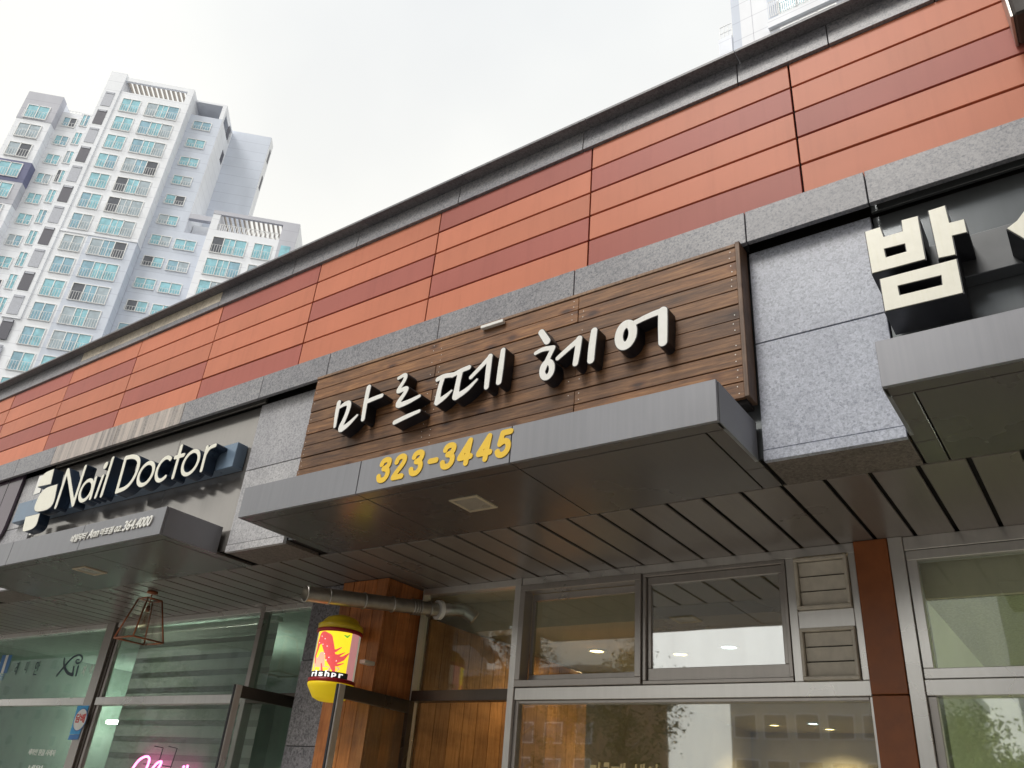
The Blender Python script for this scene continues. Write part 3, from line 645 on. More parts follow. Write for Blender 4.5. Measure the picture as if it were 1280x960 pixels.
# ================================================================== English sign
ns = thing('nail_salon_sign', (-8, 4.03, 2.5+CAMZ), 'blue-grey box sign with cream raised letters reading Nail Doctor and a rounded cross', 'sign')
YN = 3.80; n1 = W5((20, 560), 8, YN); n2 = W5((140, 540), 7.111, YN)
box('raceway', -10.02, -6.02, 3.918, 4.03, 2.600, 2.838, M_BLUEB, ns, .004)
def ell(cx, cy, a, b, k0=0.0, k1=1.0, sh=.30, sl=-.25, n=26):
    P = []
    for i in range(n+1):
        t = 2*math.pi*(k0+(k1-k0)*i/n); dx, dy = a*math.cos(t), b*math.sin(t); P.append((cx+dx-sh*dy, cy+dy+sl*dx))
    return P
LW = 27
NL = [
 (n1, [([(516, 222), (396, 588)], LW), ([(518, 222), (548, 420), (570, 566)], LW), ([(694, 186), (570, 566)], LW)]),
 (n1, [(ell(700, 424, 58, 102), LW), ([(798, 300), (742, 500)], LW)]),
 (n1, [([(868, 282), (794, 488)], LW), ([(899, 168), (894, 180)], LW*1.5)]),
 (n1, [([(968, 104), (852, 474)], LW+2)]),
 (n2, [([(122, 230), (40, 530)], LW), ([(122, 230), (190, 214), (238, 236), (236, 312), (190, 420), (125, 498), (40, 528)], LW)]),
 (n2, [(ell(300, 372, 64, 98), LW)]),
 (n2, [(ell(458, 328, 60, 102, -.86, -.14), LW)]),
 (n2, [([(618, 126), (540, 402)], LW), ([(562, 226), (636, 204)], LW)]),
 (n2, [(ell(698, 272, 68, 104), LW)]),
 (n2, [([(846, 134), (792, 340)], LW), ([(830, 200), (866, 138), (918, 118)], LW)]),
]
for conv, lst in NL: channel_letter(strokes(conv, lst, 1.28), YN, 3.914, M_CREAM, M_NAVY, ns, edge=.004, h=.004)
def roundpoly(conv, pts, corner=.35):
    """closed polygon with rounded corners (points in zoomed pixels with a rounding share each)"""
    P = [conv(x, y) for x, y, _ in pts]; out = []; n = len(P)
    for i in range(n):
        c = pts[i][2]; a, b, d = Vector(P[i-1]), Vector(P[i]), Vector(P[(i+1) % n])
        if c <= 0: out.append(tuple(b)); continue
        p0 = b+(a-b)*c; p1 = b+(d-b)*c
        for k in range(7):
            t = k/6; out.append(tuple(p0*(1-t)**2+b*2*t*(1-t)+p1*t*t))
    return out
for pts in ([(275, 250, .45), (385, 205, 0), (348, 362, 0), (212, 392, 0)], [(255, 405, .48), (420, 355, 0), (370, 610, .42), (150, 655, .40)], [(95, 685, 0), (240, 650, 0), (200, 800, .45), (55, 845, .25)]):
    q = roundpoly(n1, pts); e = poly_prism('logo_block', q, YN+.004, 3.914, M_NAVY, ns)
    cx, cz = np.mean(q, axis=0); poly_prism('logo_face', [(cx+(x-cx)*.955, cz+(z-cz)*.955) for x, z in q], YN, YN+.008, M_CREAM, e)
# white post-and-panel strip and the purple sign beyond
wp = thing('white_panel_strip', (-10.1, 4.0, 2.4+CAMZ), 'narrow white vertical panel between purple sign and rounded cross emblem', 'panel')
q = [n1(*p) for p in ((150, 250), (215, 232), (150, 415), (85, 440))]; poly_prism('upper_panel', q, 3.90, 3.916, M_WHITE, wp)
q = [n1(*p) for p in ((25, 720), (70, 708), (40, 820), (5, 835))]; poly_prism('lower_panel', q, 3.935, 3.95, M_WHITE, wp)
q = [n1(*p) for p in ((60, 862), (112, 850), (100, 905), (40, 920))]; poly_prism('lower_panel', q, 3.90, 3.916, M_WHITE, wp)
ps = thing('purple_sign', (-11, 3.98, 2.4+CAMZ), 'glossy dark purple sign board cut off at the left edge', 'sign')
A0 = at(35, 593, 3.985); A1 = at(0, 678, 3.985)
poly_prism('sign_board', [(-12.6, 3.26), (-10.27, 3.26), (-10.27, 2.62), (-10.29, 2.52), (-10.40, 2.43), (-10.6, 2.36), (-12.6, 2.3)], 3.955, 3.985, M_PURP, ps)
box('sign_seam', -10.62, -10.61, 3.952, 3.956, 2.4, 3.25, M_DGREY, ps)

# ================================================================== cream Korean letter sign, right
rs = thing('korean_letter_sign', (0.5, 4.03, 2.4+CAMZ), 'large blocky cream Korean letter on dark grey box above right canopy', 'sign')
box('raceway', -0.35, 3.0, 3.93, 4.03, 2.608, 2.855, M_DGREY, rs, .003)
YB = 3.69; nb_ = W5((1060, 230), 4.8, YB)
def block_letter(pl, holes):
    P = [nb_(*p) for p in pl]; body = curve_solid('letter_block', [P]+[[nb_(*p) for p in h] for h in holes], YB+.006, 3.93, M_BLACK, rs)
    cx, cz = np.mean(P, axis=0)
    def inset(poly, d):
        n = len(poly); ar = sum(poly[i][0]*poly[(i+1) % n][1]-poly[(i+1) % n][0]*poly[i][1] for i in range(n)); sg_ = 1 if ar > 0 else -1; out = []
        for i in range(n):
            a, b, c = (Vector(poly[i-1]), Vector(poly[i]), Vector(poly[(i+1) % n])); e1 = (b-a).normalized(); e2 = (c-b).normalized()
            n1_ = Vector((-e1.y, e1.x))*sg_; n2_ = Vector((-e2.y, e2.x))*sg_; m = (n1_+n2_); m = m/max(.3, m.dot(n1_)); out.append(tuple(b+m*d))
        return out
    curve_solid('letter_face', [inset(P, .005)]+[inset([nb_(*p) for p in h], -.004) for h in holes], YB, YB+.012, M_CREAM, body)
block_letter([(96, 284), (195, 253), (217, 312), (322, 281), (315, 215), (422, 186), (470, 452), (140, 540)], [[(220, 390), (338, 360), (347, 402), (230, 436)]])
block_letter([(475, 158), (585, 123), (612, 227), (700, 205), (720, 290), (630, 312), (652, 425), (538, 448)], [])
block_letter([(185, 568), (655, 443), (697, 654), (217, 768)], [[(302, 612), (556, 550), (562, 602), (312, 663)]])
q = [nb_(*p) for p in ((948, 268), (1010, 220), (1062, 150), (1100, 90), (1210, 90), (1150, 220), (1220, 330), (1120, 370))]
lb = poly_prism('letter_block', q, YB+.006, 3.93, M_BLACK, rs); cx, cz = np.mean(q, axis=0)
poly_prism('letter_face', [(cx+(x-cx)*.95, cz+(z-cz)*.95) for x, z in q], YB, YB+.012, M_CREAM, lb)
# dark flood lamp bracket at the right edge of the cladding
M_DHOUS = plain('weathered_housing', (0.045, 0.036, 0.030), .7, 0, .3, 10)
fl = thing('flood_lamp', (.40, 3.86, 4.1+CAMZ), 'dark weathered lamp housing mounted on salmon panels at top right corner', 'lamp')
box('housing', .305, .52, 3.70, 3.93, 4.005, 4.42, M_DHOUS, fl, .012); box('side_plate', .288, .3035, 3.72, 3.945, 4.02, 4.43, M_FRAME, fl, .003); box('wall_bracket', .36, .46, 3.925, 3.955, 4.1, 4.35, M_DKST, fl, .004)

# ================================================================== pendant lantern
pl = thing('pendant_lantern', (-7.95, 4.65, 1.34+CAMZ), 'copper framed glass lantern hanging from the slatted soffit by the nail shop', 'lantern')
PX, PY = -7.95, 4.65; zb_, zt_ = 1.34, 1.745; hb, ht = .168, .082
B4 = [(PX+sx*hb, PY+sy*hb, zb_) for sx, sy in ((-1, -1), (1, -1), (1, 1), (-1, 1))]; T4 = [(PX+sx*ht, PY+sy*ht, zt_) for sx, sy in ((-1, -1), (1, -1), (1, 1), (-1, 1))]
lathe('ceiling_rose', PX, PY, [(.055, ZS-.002), (.055, ZS-.024), (.012, ZS-.03)], M_COPPER, pl, 20); tube('stem', [(PX, PY, ZS-.03), (PX, PY, zt_-.06)], .006, M_COPPER, pl, 8)
for k in range(4):
    j = (k+1) % 4
    tube('frame_bar', [B4[k], T4[k]], .009, M_COPPER, pl, 6); tube('frame_bar', [B4[k], B4[j]], .009, M_COPPER, pl, 6); tube('frame_bar', [T4[k], T4[j]], .009, M_COPPER, pl, 6)
    meshobj('pane', [B4[k], B4[j], T4[j], T4[k]], [(0, 1, 2, 3)], M_LAMPG, pl)
lathe('lamp_holder', PX, PY, [(.018, zt_-.06), (.02, zt_-.11), (.016, zt_-.12)], M_COPPER, pl, 12)
M_BULB = glass('bulb_glass', 1.5, (.95, .9, .8), extra=.08)
bl_ = lathe('bulb', PX, PY, [(.014, zt_-.12), (.022, zt_-.16), (.044, zt_-.22), (.047, zt_-.255), (.03, zt_-.295), (.001, zt_-.306)], M_BULB, pl, 18)
tube('filament', [(PX-.012, PY, zt_-.16), (PX-.018, PY, zt_-.25), (PX, PY, zt_-.2), (PX+.018, PY, zt_-.25), (PX+.012, PY, zt_-.16)], .0022, M_COPPER, bl_, 6)

# ================================================================== drum light box with poster
lb = thing('drum_light_box', (-5.25, 4.86, .73+CAMZ), 'lit drum-shaped light box with yellow caps, red rings and red-haired cartoon poster', 'light box')
LX, LY, LR = at(419, 826, 4.86).x, 4.86, .178; z0, z1 = .90, 1.36
lathe('drum_top_cap', LX, LY, [(LR+.010, z1-.03), (LR+.012, z1+.012), (LR-.02, z1+.03), (LR-.03, z1+.05), (LR-.05, z1+.072), (LR-.10, z1+.092), (.001, z1+.10)], M_CAPY, lb, 40)
lathe('drum_base_cap', LX, LY, [(.001, z0-.126), (LR-.09, z0-.124), (LR-.045, z0-.104), (LR+.002, z0-.03), (LR+.012, z0-.012), (LR+.012, z0+.004)], M_CAPL, lb, 40)
for zz in (z0+.006, z1-.062): lathe('ring', LX, LY, [(LR+.004, zz), (LR+.014, zz+.004), (LR+.014, zz+.028), (LR+.004, zz+.032)], M_RED, lb, 40)
def em2(name, c, s): return emit(name, c, s)
M_LY = em2('poster_yellow', (0.95, 0.74, 0.03), .75); M_LC = em2('poster_cream', (0.62, 0.60, 0.47), .28); M_LPK = em2('poster_pink', (0.80, 0.36, 0.36), .35)
M_LR = em2('poster_red', (0.80, 0.10, 0.10), .6); M_LPE = em2('poster_peach', (0.90, 0.55, 0.38), .45); M_LK = em2('poster_black', (0.02, 0.02, 0.02), .1); M_LW = em2('poster_white', (0.9, 0.9, 0.88), .7); M_LG = em2('poster_green', (.25, .6, .05), .5)
prof = [(LR, z0+.03), (LR, z1-.045)]
lathe('diffuser', LX, LY, prof, M_LC, lb, 48)
lathe('poster_field', LX, LY, [(LR+.0015, z0+.034), (LR+.0015, z1-.062)], M_LY, lb, 40, R(-112), R(-8))
lathe('poster_border', LX, LY, [(LR+.0015, z0+.034), (LR+.0015, z1-.062)], M_LPK, lb, 12, R(-8), R(22))
lathe('poster_base', LX, LY, [(LR+.0056, z0+.034), (LR+.0056, z0+.082)], M_LK, lb, 40, R(-118), R(-2))
for k in range(26):
    a0 = -118+k*4.4; lathe('poster_check', LX, LY, [(LR+.0025, z1-.060+(.008 if k % 2 else 0)), (LR+.0025, z1-.052+(.008 if k % 2 else 0))], M_LK if k % 2 else M_LW, lb, 2, R(a0), R(a0+4.4))
def bend(o, rr):
    me = o.data; wx = WORLD[o.name]
    for v in me.vertices:
        s = (v.co.x+wx.x)/LR; dpt = rr+(-(v.co.y))   # v.co.y is the small thickness
        v.co = Vector((LX+dpt*math.cos(s), LY+dpt*math.sin(s), v.co.z+wx.z)) - Vector((LX, LY, wx.z))
    o.location = Vector((LX, LY, wx.z))-WORLD[lb.name]
def poster(name, lst, rr, m, iso=0):   # strokes in (angle deg, height share 0..1, radius mm)
    S = [([(R(a)*LR, z0+.034+h*(z1-z0-.096)) for a, h in pts], [w*1.12/1000 for w in ww] if hasattr(ww, '__len__') else ww/1000) for pts, ww in lst]
    o = curve_solid(name, outlines(S, iso, .0025), 0, .001, m, lb)
    bm = bmesh.new(); bm.from_mesh(o.data); bmesh.ops.triangulate(bm, faces=bm.faces[:])
    bmesh.ops.subdivide_edges(bm, edges=[e for e in bm.edges if e.calc_length() > .02], cuts=2, use_grid_fill=False); bmesh.ops.triangulate(bm, faces=bm.faces[:]); bm.to_mesh(o.data); bm.free()
    bend(o, rr); return o
poster('poster_face', [([(-99, .34), (-90, .20), (-82, .46), (-76, .20)], [26, 36, 26, 26]), ([(-62, .16), (-44, .14), (-32, .2)], [24, 22, 12])], LR+.0030, M_LPE)
poster('poster_hair', [([(-97, .76), (-87, .86), (-75, .80), (-65, .62), (-57, .46), (-42, .37), (-24, .43), (-10, .56)], [24, 42, 48, 42, 34, 26, 15, 4]), ([(-99, .76), (-101, .6), (-106, .46), (-101, .3)], [16, 12, 9, 4]),
                       ([(-60, .42), (-48, .27), (-40, .1)], [28, 20, 7]), ([(-64, .6), (-46, .57), (-32, .66)], [16, 9, 3]), ([(-56, .46), (-38, .47), (-22, .56)], [16, 9, 3]), ([(-52, .3), (-36, .27), (-20, .33)], [14, 8, 3]), ([(-78, .28), (-72, .12), (-80, .05)], [5, 7, 3])], LR+.0042, M_LR)
poster('poster_leaf', [([(-30, .93), (-22, .90), (-16, .95)], [4, 8, 4])], LR+.004, M_LG)
for a, h in ((-92, .88), (-80, .82), (-98, .74), (-84, .70), (-70, .66), (-74, .5), (-60, .42), (-66, .36), (-40, .36)): poster('poster_star', [([(a-1.3, h), (a+1.3, h)], 1.6), ([(a, h-.012), (a, h+.012)], 1.6)], LR+.0054, M_LW)
for i, (a, ch) in enumerate(((-106, 'r'), (-92, 'i'), (-80, 's'), (-63, 'h'), (-46, 'p'), (-28, 'r'))):
    o = text_fit('poster_letter', ch, R(a)*LR, R(a+(6 if ch == 'i' else 12))*LR, z0+.040-(.008 if ch == 'p' else 0), z0+.072+(.014 if ch in 'ih' else 0), 0, .001, M_LW, lb, offset=.03); bend(o, LR+.0068)
box('wall_bracket', LX+.18, LX+.245, LY+.10, 5.079, 1.085, 1.115, M_LOUV, lb, .003); box('wall_bracket', LX-.03, LX+.03, LY+.20, 5.079, 1.0, 1.2, M_LOUV, lb, .003)

# ================================================================== flue pipe
dt = thing('flue_pipe', (-5.3, 5.0, 1.6+CAMZ), 'silver flexible flue pipe with clamps running out through the salon glazing', 'pipe')
a, b = at(382, 742, 4.30), at(545, 762, 5.5); d = (b-a); RD = .062
V, Fc = tubegeo([a, a+d*.5, b], [RD, RD, RD*.93], 24, caps=False); meshobj('pipe', V, Fc, M_SILV, dt, True)
V, Fc = tubegeo([a-d.normalized()*.002, a+d*.05], RD-.006, 24, caps=False); meshobj('pipe_lining', V, Fc, M_SILV, dt, True)
V, Fc = tubegeo([a+d*.045, a+d*.05], RD-.007, 24); meshobj('pipe_baffle', V, Fc, M_LOUV, dt)
for t_ in (.0, .16, .42, .64, .80, .82, .84, .86, .94): 
    p = a+d*t_; V, Fc = tubegeo([p-d.normalized()*.006, p-d.normalized()*.003, p+d.normalized()*.003, p+d.normalized()*.006], [RD*.97+.001, RD+.007, RD+.007, RD*.97+.001], 24, caps=False); meshobj('clamp_ring', V, Fc, M_SILV, dt, True)
V, Fc = tubegeo([b+d.normalized()*.01, b+d.normalized()*.05], RD+.022, 24); meshobj('wall_collar', V, Fc, M_WHITE, dt)
fp = [b+d.normalized()*.05+Vector((.0+.24*s, .20*s, .02*math.sin(s*3)-.05*max(0, s-.7)*3)) for s in np.linspace(0, 1, 40)]
meshobj('flex_hose', *tubegeo(fp, [RD*(.9 if i % 2 else 1.03) for i in range(40)], 18), M_SILV, dt, True)

# ================================================================== blind, neon, decals
rb = thing('zebra_blind', (-8.6, 5.85, -.8+CAMZ), 'grey striped roller blind filling the nail shop window behind the lantern', 'blind')
zz = 1.74; k = 0
while zz > -1.1:
    h = .115 if k % 2 == 0 else .06; box('blind_band', -9.86, -7.30, 5.80+.003*(k % 2), 5.803+.003*(k % 2), zz-h, zz-.001, M_BLINDS if k % 2 == 0 else M_BLINDO, rb); zz -= h; k += 1
box('blind_cassette', -9.88, -7.28, 5.75, 5.84, 1.742, 1.80, M_WHITE, rb, .01)
ne = thing('neon_sign', (-8.3, 5.68, 0+CAMZ), 'pink neon script sign glowing in the nail shop window', 'neon sign')
nn = lambda x, y: at(140+x/8, 840+y/8, 5.70)
def smooth(P, n=2):
    for _ in range(n):
        Q = [P[0]]
        for a, b in zip(P[:-1], P[1:]): Q += [a*.75+b*.25, a*.25+b*.75]
        P = Q+[P[-1]]
    return P
for pts in ([(150, 1060), (215, 950), (270, 875), (345, 838), (380, 862), (360, 930), (300, 1060)], [(360, 1060), (405, 960), (455, 905), (495, 890), (490, 920), (440, 1000), (420, 1060)], [(560, 1060), (620, 1000), (680, 975)], [(712, 958), (722, 940)], [(735, 1060), (750, 960), (758, 930)]):
    tube('neon_tube', smooth([nn(*p) for p in pts]), .011, M_PINK, ne, 8)
for pts in ([(405, 738), (488, 755), (440, 910)], [(545, 740), (628, 760), (560, 960)]): tube('hanging_wire', [nn(*p)+Vector((0, .03, 0)) for p in pts], .006, M_BLACK, ne, 6)
tube('support_bar', [nn(290, 915)+Vector((0, .03, 0)), nn(570, 945)+Vector((0, .03, 0))], .006, M_BLACK, ne, 6)
M_DKB = plain('decal_dark_blue', (0.01, 0.035, 0.06), .5); M_DBL = plain('decal_blue', (0.05, 0.20, 0.50), .5); M_DSK = plain('decal_sky_blue', (0.04, 0.36, 0.74), .5); M_DRED = plain('decal_red', (0.65, 0.04, 0.04), .5); M_GOLD = plain('decal_gold', (0.62, 0.50, 0.25), .4, .3)
DY = GY+.004
dc = thing('window_lettering', (-11.3, DY, 1.2+CAMZ), 'dark blue emblem and thin Korean lettering stuck on the far left window', 'lettering')
dn = W5((0, 790), 9.143, DY)
def flat(strk, m): return curve_solid('decal', outlines(strk, 0, .004), DY, DY+.003, m, dc)
flat(strokes(dn, [([(650, 495), (740, 385), (830, 285), (900, 258), (940, 275), (935, 330), (885, 365), (862, 340), (880, 310), (905, 320)], [26, 22, 20, 18, 18, 18, 16, 14, 12, 8]), ([(735, 300), (728, 345), (735, 400), (765, 470), (830, 490)], [16, 20, 26, 26, 30]), ([(842, 400), (826, 490)], 24), ([(892, 395), (868, 492)], 26)], 1), M_DKB)
for ch, a, b, c0, c1 in (('래', 150, 225, 340, 490), ('미', 265, 340, 335, 470), ('안', 370, 465, 330, 490), ('자', 925, 1000, 385, 495), ('이', 1010, 1080, 375, 490)):
    p, q = at(a/9.143, 790+c1/9.143, DY), at(b/9.143, 790+(c0+c1)/2/9.143, DY); z_ = at((a+b)/2/9.143, 790+c0/9.143, DY).z
    text_fit('decal', ch, p.x, q.x-.05, at((a+b)/2/9.143, 790+c1/9.143, DY).z, z_, DY, .003, M_DKB if ch in '래미안' else M_WHITE, dc, offset=-.004, shear=.05)
for a, b, m in ((20, 60, M_DBL), (62, 90, M_WHITE), (92, 130, M_DBL)):
    poly_prism('decal_stripe', [dn(a+10, 265), (dn(b+10, 262)), dn(b-55, 470), dn(a-55, 470)], DY, DY+.002+(.001 if m is M_WHITE else 0), m, dc)
text_fit('decal', '담', at(0, 845, DY).x, at(5, 845, DY).x, at(3, 850, DY).z, at(3, 842, DY).z, DY, .003, M_DBL, dc)
st = thing('tobacco_sticker', (-10.4, DY, .5+CAMZ), 'blue sticker with white oval and red Korean letters on window frame edge', 'sticker')
sp = W5((0, 800), 4.923, DY-.06)
poly_prism('sticker_sheet', [sp(478, 405), sp(548, 403), sp(490, 578), sp(428, 580)], DY-.0605, DY-.0585, M_DSK, st)
poly_prism('sticker_strip', [sp(428, 583), sp(490, 580), sp(478, 612), sp(416, 614)], DY-.0605, DY-.0585, M_DBL, st)
c1 = sp(495, 490); c2 = sp(535, 480); rx = abs(c2[0]-c1[0])*.95; rz_ = abs(sp(495, 425)[1]-c1[1])
poly_prism('sticker_oval', [(c1[0]+(rx+.012)*math.cos(t), c1[1]+(rz_+.012)*math.sin(t)) for t in np.linspace(0, 6.283, 33)[:-1]], DY-.0625, DY-.061, M_DBL, st); poly_prism('sticker_oval', [(c1[0]+rx*math.cos(t), c1[1]+rz_*math.sin(t)) for t in np.linspace(0, 6.283, 33)[:-1]], DY-.0645, DY-.063, M_WHITE, st)
text_fit('sticker_text', '담배', c1[0]-rx*.8, c1[0]+rx*.8, c1[1]-.035, c1[1]+.065, DY-.0665, .0015, M_DRED, st, offset=.03)
gl_ = thing('window_gold_lettering', (-3.3, GY, .3+CAMZ), 'gold Korean lettering on the lower salon window at the bottom edge', 'lettering')
for ch, a, b in (('마', 737, 752), ('르', 753, 762), ('떼', 763, 782), ('헤', 790, 806), ('어', 808, 822)):
    text_fit('decal_letter', ch, at(a, 955, GY+.008).x, at(b, 955, GY+.008).x, .255, .455, GY+.007, .003, M_GOLD, gl_, offset=.02, shear=.1)
for txt, yy in (('세마인 원클 사례자', 938), ('네일', 958)):
    p, q = at(36, yy, DY), at(70, yy, DY); text_fit('decal', txt, p.x, q.x if len(txt) > 3 else q.x-.3, p.z-.05, p.z+.02, DY, .003, M_WHITE, dc, offset=.01)

# ================================================================== apartment tower behind the arcade
def wallmat(name, col, line=1.44, var=.05):
    m, n, b = newmat(name)
    g = n.nodes.new('ShaderNodeNewGeometry'); sx = n.nodes.new('ShaderNodeSeparateXYZ'); n.links.new(g.outputs['Position'], sx.inputs[0])
    dv = N(n, 'ShaderNodeMath', operation='DIVIDE'); dv.inputs[1].default_value = line; n.links.new(sx.outputs['Z'], dv.inputs[0])
    fr = N(n, 'ShaderNodeMath', operation='FRACT'); n.links.new(dv.outputs[0], fr.inputs[0])
    f = noise(n, pos(n, (.3, .3, .12)), 2.0, 5); c = ramp(n, f, [(.3, tuple(x*(1-var) for x in col)), (.7, tuple(min(1, x*(1+var)) for x in col))])
    ln = ramp(n, fr.outputs[0], [(0.0, (.80, .80, .82)), (.035, (.80, .80, .82)), (.05, (1, 1, 1))])
    n.links.new(mixc(n, 1.0, c, ln, 'MULTIPLY'), b.inputs['Base Color']); b.inputs['Roughness'].default_value = .8; return m
M_TWH = wallmat('tower_white_paint_hazed', (0.80, 0.825, 0.88)); M_TBL = wallmat('tower_blue_grey_paint_hazed', (0.60, 0.65, 0.75)); M_TGR = wallmat('tower_grey_paint', (0.50, 0.51, 0.57)); M_TNV = wallmat('tower_slate_paint', (0.16, 0.17, 0.28))  # white and blue-grey made paler; distance haze is put into these paints
M_TFR = plain('white_window_frame', (0.78, 0.79, 0.80), .5); M_TRL = plain('white_railing', (0.72, 0.73, 0.74), .5); M_TDK = plain('dark_opening', (0.10, 0.10, 0.125), .6); M_TLV = plain('grey_louvre_panel', (0.42, 0.44, 0.50), .6); M_TBE = plain('beige_pergola', (0.50, 0.46, 0.42), .7)
M_PCY = plain('cyan_curtained_glass', (0.25, 0.52, 0.61), .12, 0, .25, 1.5, .8); M_PBL = plain('blue_glass', (0.22, 0.40, 0.51), .08, 0, .25, 1.5, .9); M_PGY = plain('grey_glass', (0.36, 0.44, 0.50), .1, 0, .2, 1.5, .8); M_PDK = plain('dark_glass', (0.10, 0.11, 0.135), .1, 0, .2, 1.5)  # cyan lightened too, with haze in its colour
TH = R(44.5); TU = Vector((math.cos(TH), math.sin(TH), 0)); TV = Vector((-math.sin(TH), math.cos(TH), 0))
def tower_root(name, uc, wc, rot, label):
    o = bpy.data.objects.new(name, None); COL.objects.link(o); U, V = Vector((math.cos(rot), math.sin(rot), 0)), Vector((-math.sin(rot), math.cos(rot), 0))
    o.location = U*uc+V*wc; o.rotation_euler = (0, 0, rot); tag(o, label, 'building'); LOC[o.name] = Vector((uc, wc, 0)); return o
LOC = {}
def tbox(name, u0, u1, w0, w1, z0, z1, m, parent, bev=0):
    o = bpy.data.objects.new(name, boxmesh(abs(u1-u0), abs(w1-w0), abs(z1-z0), bev, m)); COL.objects.link(o)
    c = Vector(((u0+u1)/2, (w0+w1)/2, (z0+z1)/2+CAMZ)); LOC[o.name] = c; o.parent = parent; o.location = c-LOC[parent.name]; return o
GRID = {}
def bars(name, u0, u1, w, z0, z1, nu, nz, t, m, parent, border=True, dep=.06):
    """one welded grille: nu+1 uprights, nz+1 rails"""
    key = (round(u1-u0, 3), round(z1-z0, 3), nu, nz, t, m.name, dep)
    if key not in GRID:
        bm = bmesh.new(); W_, H_ = u1-u0, z1-z0
        def ab(cx, cz, sx, sz): bmesh.ops.create_cube(bm, size=1, matrix=Matrix.Translation((cx, 0, cz)) @ Matrix.Diagonal((sx, dep, sz, 1)))
        for i in range(nu+1): ab(-W_/2+W_*i/nu, 0, t, H_+t)
        for j in range(nz+1): ab(0, -H_/2+H_*j/nz, W_-t*.98, t*.97)
        me = bpy.data.meshes.new('grille'); bm.to_mesh(me); bm.free(); me.materials.append(m); GRID[key] = me
    o = bpy.data.objects.new(name, GRID[key]); COL.objects.link(o); c = Vector(((u0+u1)/2, w, (z0+z1)/2+CAMZ)); LOC[o.name] = c; o.parent = parent; o.location = c-LOC[parent.name]; return o
def twin(root, u0, u1, w, z0, z1, n, rail=True, tint=None, low=False):
    f = bars('window', u0, u1, w-.03, z0, z1, n, 1, .085, M_TFR, root, dep=.10)
    pw = (u1-u0)/n
    for i in range(n):
        if tint: m = tint
        else:
            edge = n == 3 and i != 1
            m = random.choices([M_PCY, M_PBL, M_PGY, M_PDK], [2, 2, 6, 2] if edge else [7, 3, 2, .7])[0]
        tbox('pane', u0+pw*i+.05, u0+pw*(i+1)-.05, w-.02, w+.01, z0+.05, z1-.05, m, f)
        if n == 3 and i == 1: tbox('pane_bar', u0+pw*1.5-.03, u0+pw*1.5+.03, w-.045, w-.021, z0+.06, z1-.06, M_TFR, f)
    if rail: bars('railing', u0-.05, u1+.05, w-.22, z0-.05, z0+(.95 if not low else .45), int((u1-u0)/.24), 1, .03, M_TRL, f, dep=.03)
    return f
FH = 2.88
tw = tower_root('apartment_tower', -33, 80, TH, 'tall white and blue-grey apartment tower with cyan windows behind the arcade at left')
# wing with the pergola roof (nearest)
tbox('tower_wall', -41.73, -32.06, 75, 90, -1.6, 72.1, M_TWH, tw)
tbox('wall_pillar', -41.73, -39.93, 74.85, 80, 40, 74.82, M_TWH, tw); tbox('corner_post', -32.76, -32.06, 75, 75.8, 72.1, 74.45, M_TWH, tw); tbox('side_wall', -32.76, -32.06, 75.8, 81, 72.1, 74.45, M_TWH, tw)
tbox('pergola_beam', -39.93, -32.76, 75, 75.3, 73.88, 74.45, M_TWH, tw); tbox('pergola_beam', -39.93, -32.76, 80.0, 80.3, 73.88, 74.45, M_TWH, tw)
for k in range(13): tbox('pergola_slat', -39.75+k*.56, -39.60+k*.56, 75.31, 79.99, 73.9, 74.35, M_TBE, tw)
tbox('paint_panel', -37.0, -32.02, 74.97, 76.4, 20, 51.2, M_TBL, tw); tbox('string_course', -41.7, -31.98, 74.9, 76.38, 51.2, 51.42, M_TWH, tw)
for k in range(0, 17):
    zt_ = 71.06-FH*k
    twin(tw, -39.33, -37.3, 75, zt_-2.03, zt_, 2); twin(tw, -36.52, -32.90, 75 if zt_ > 51.3 else 74.97, zt_-2.05, zt_, 3)
    zp = 71.5-2.885*k
    s = tbox('stair_panel', -41.38, -40.36, 74.80, 74.90, zp-2.25, zp, M_TDK if k % 2 else M_TLV, tw); tbox('panel_head', -41.3, -40.42, 74.76, 74.80, zp-.28, zp-.05, M_TLV, s)
# recessed bay
tbox('tower_wall', -32.2, -28.39, 76.43, 81.1, -1.6, 71.85, M_TBL, tw); tbox('roof_slab', -32.05, -28.39, 76.43, 81.1, 74.0, 74.28, M_TWH, tw); tbox('corner_post', -28.85, -28.39, 76.43, 77.0, 71.85, 74.0, M_TWH, tw); tbox('back_post', -32.0, -28.39, 80.7, 81.1, 71.85, 74.0, M_TWH, tw)
tbox('gable_wall', -28.41, -28.37, 76.44, 81.09, 0, 71.84, M_TWH, tw); tbox('gable_wall', -28.44, -28.36, 76.9, 79.3, 73.2, 74.0, M_TWH, tw)
for w0, z0 in ((79.0, 71.9), (79.6, 68.4)): tbox('gable_opening', -28.40, -28.33, w0, w0+.9, z0, z0+1.6, M_TDK, tw)
for k in range(0, 15):
    zt_ = 70.9-FH*k; twin(tw, -31.46, -29.4, 76.43 if zt_ > 55 else 76.40, zt_-1.3, zt_, 2, True, None, True)
# rear block
tbox('tower_wall', -33, -23.6, 81.1, 82.75, -1.6, 74.72, M_TBL, tw); tbox('gable_wall', -23.62, -23.57, 81.12, 82.75, 0, 74.70, M_TWH, tw)
for z0 in (71.3, 66.9): tbox('gable_opening', -23.60, -23.53, 81.75, 82.35, z0, z0+2.0, M_TDK, tw)
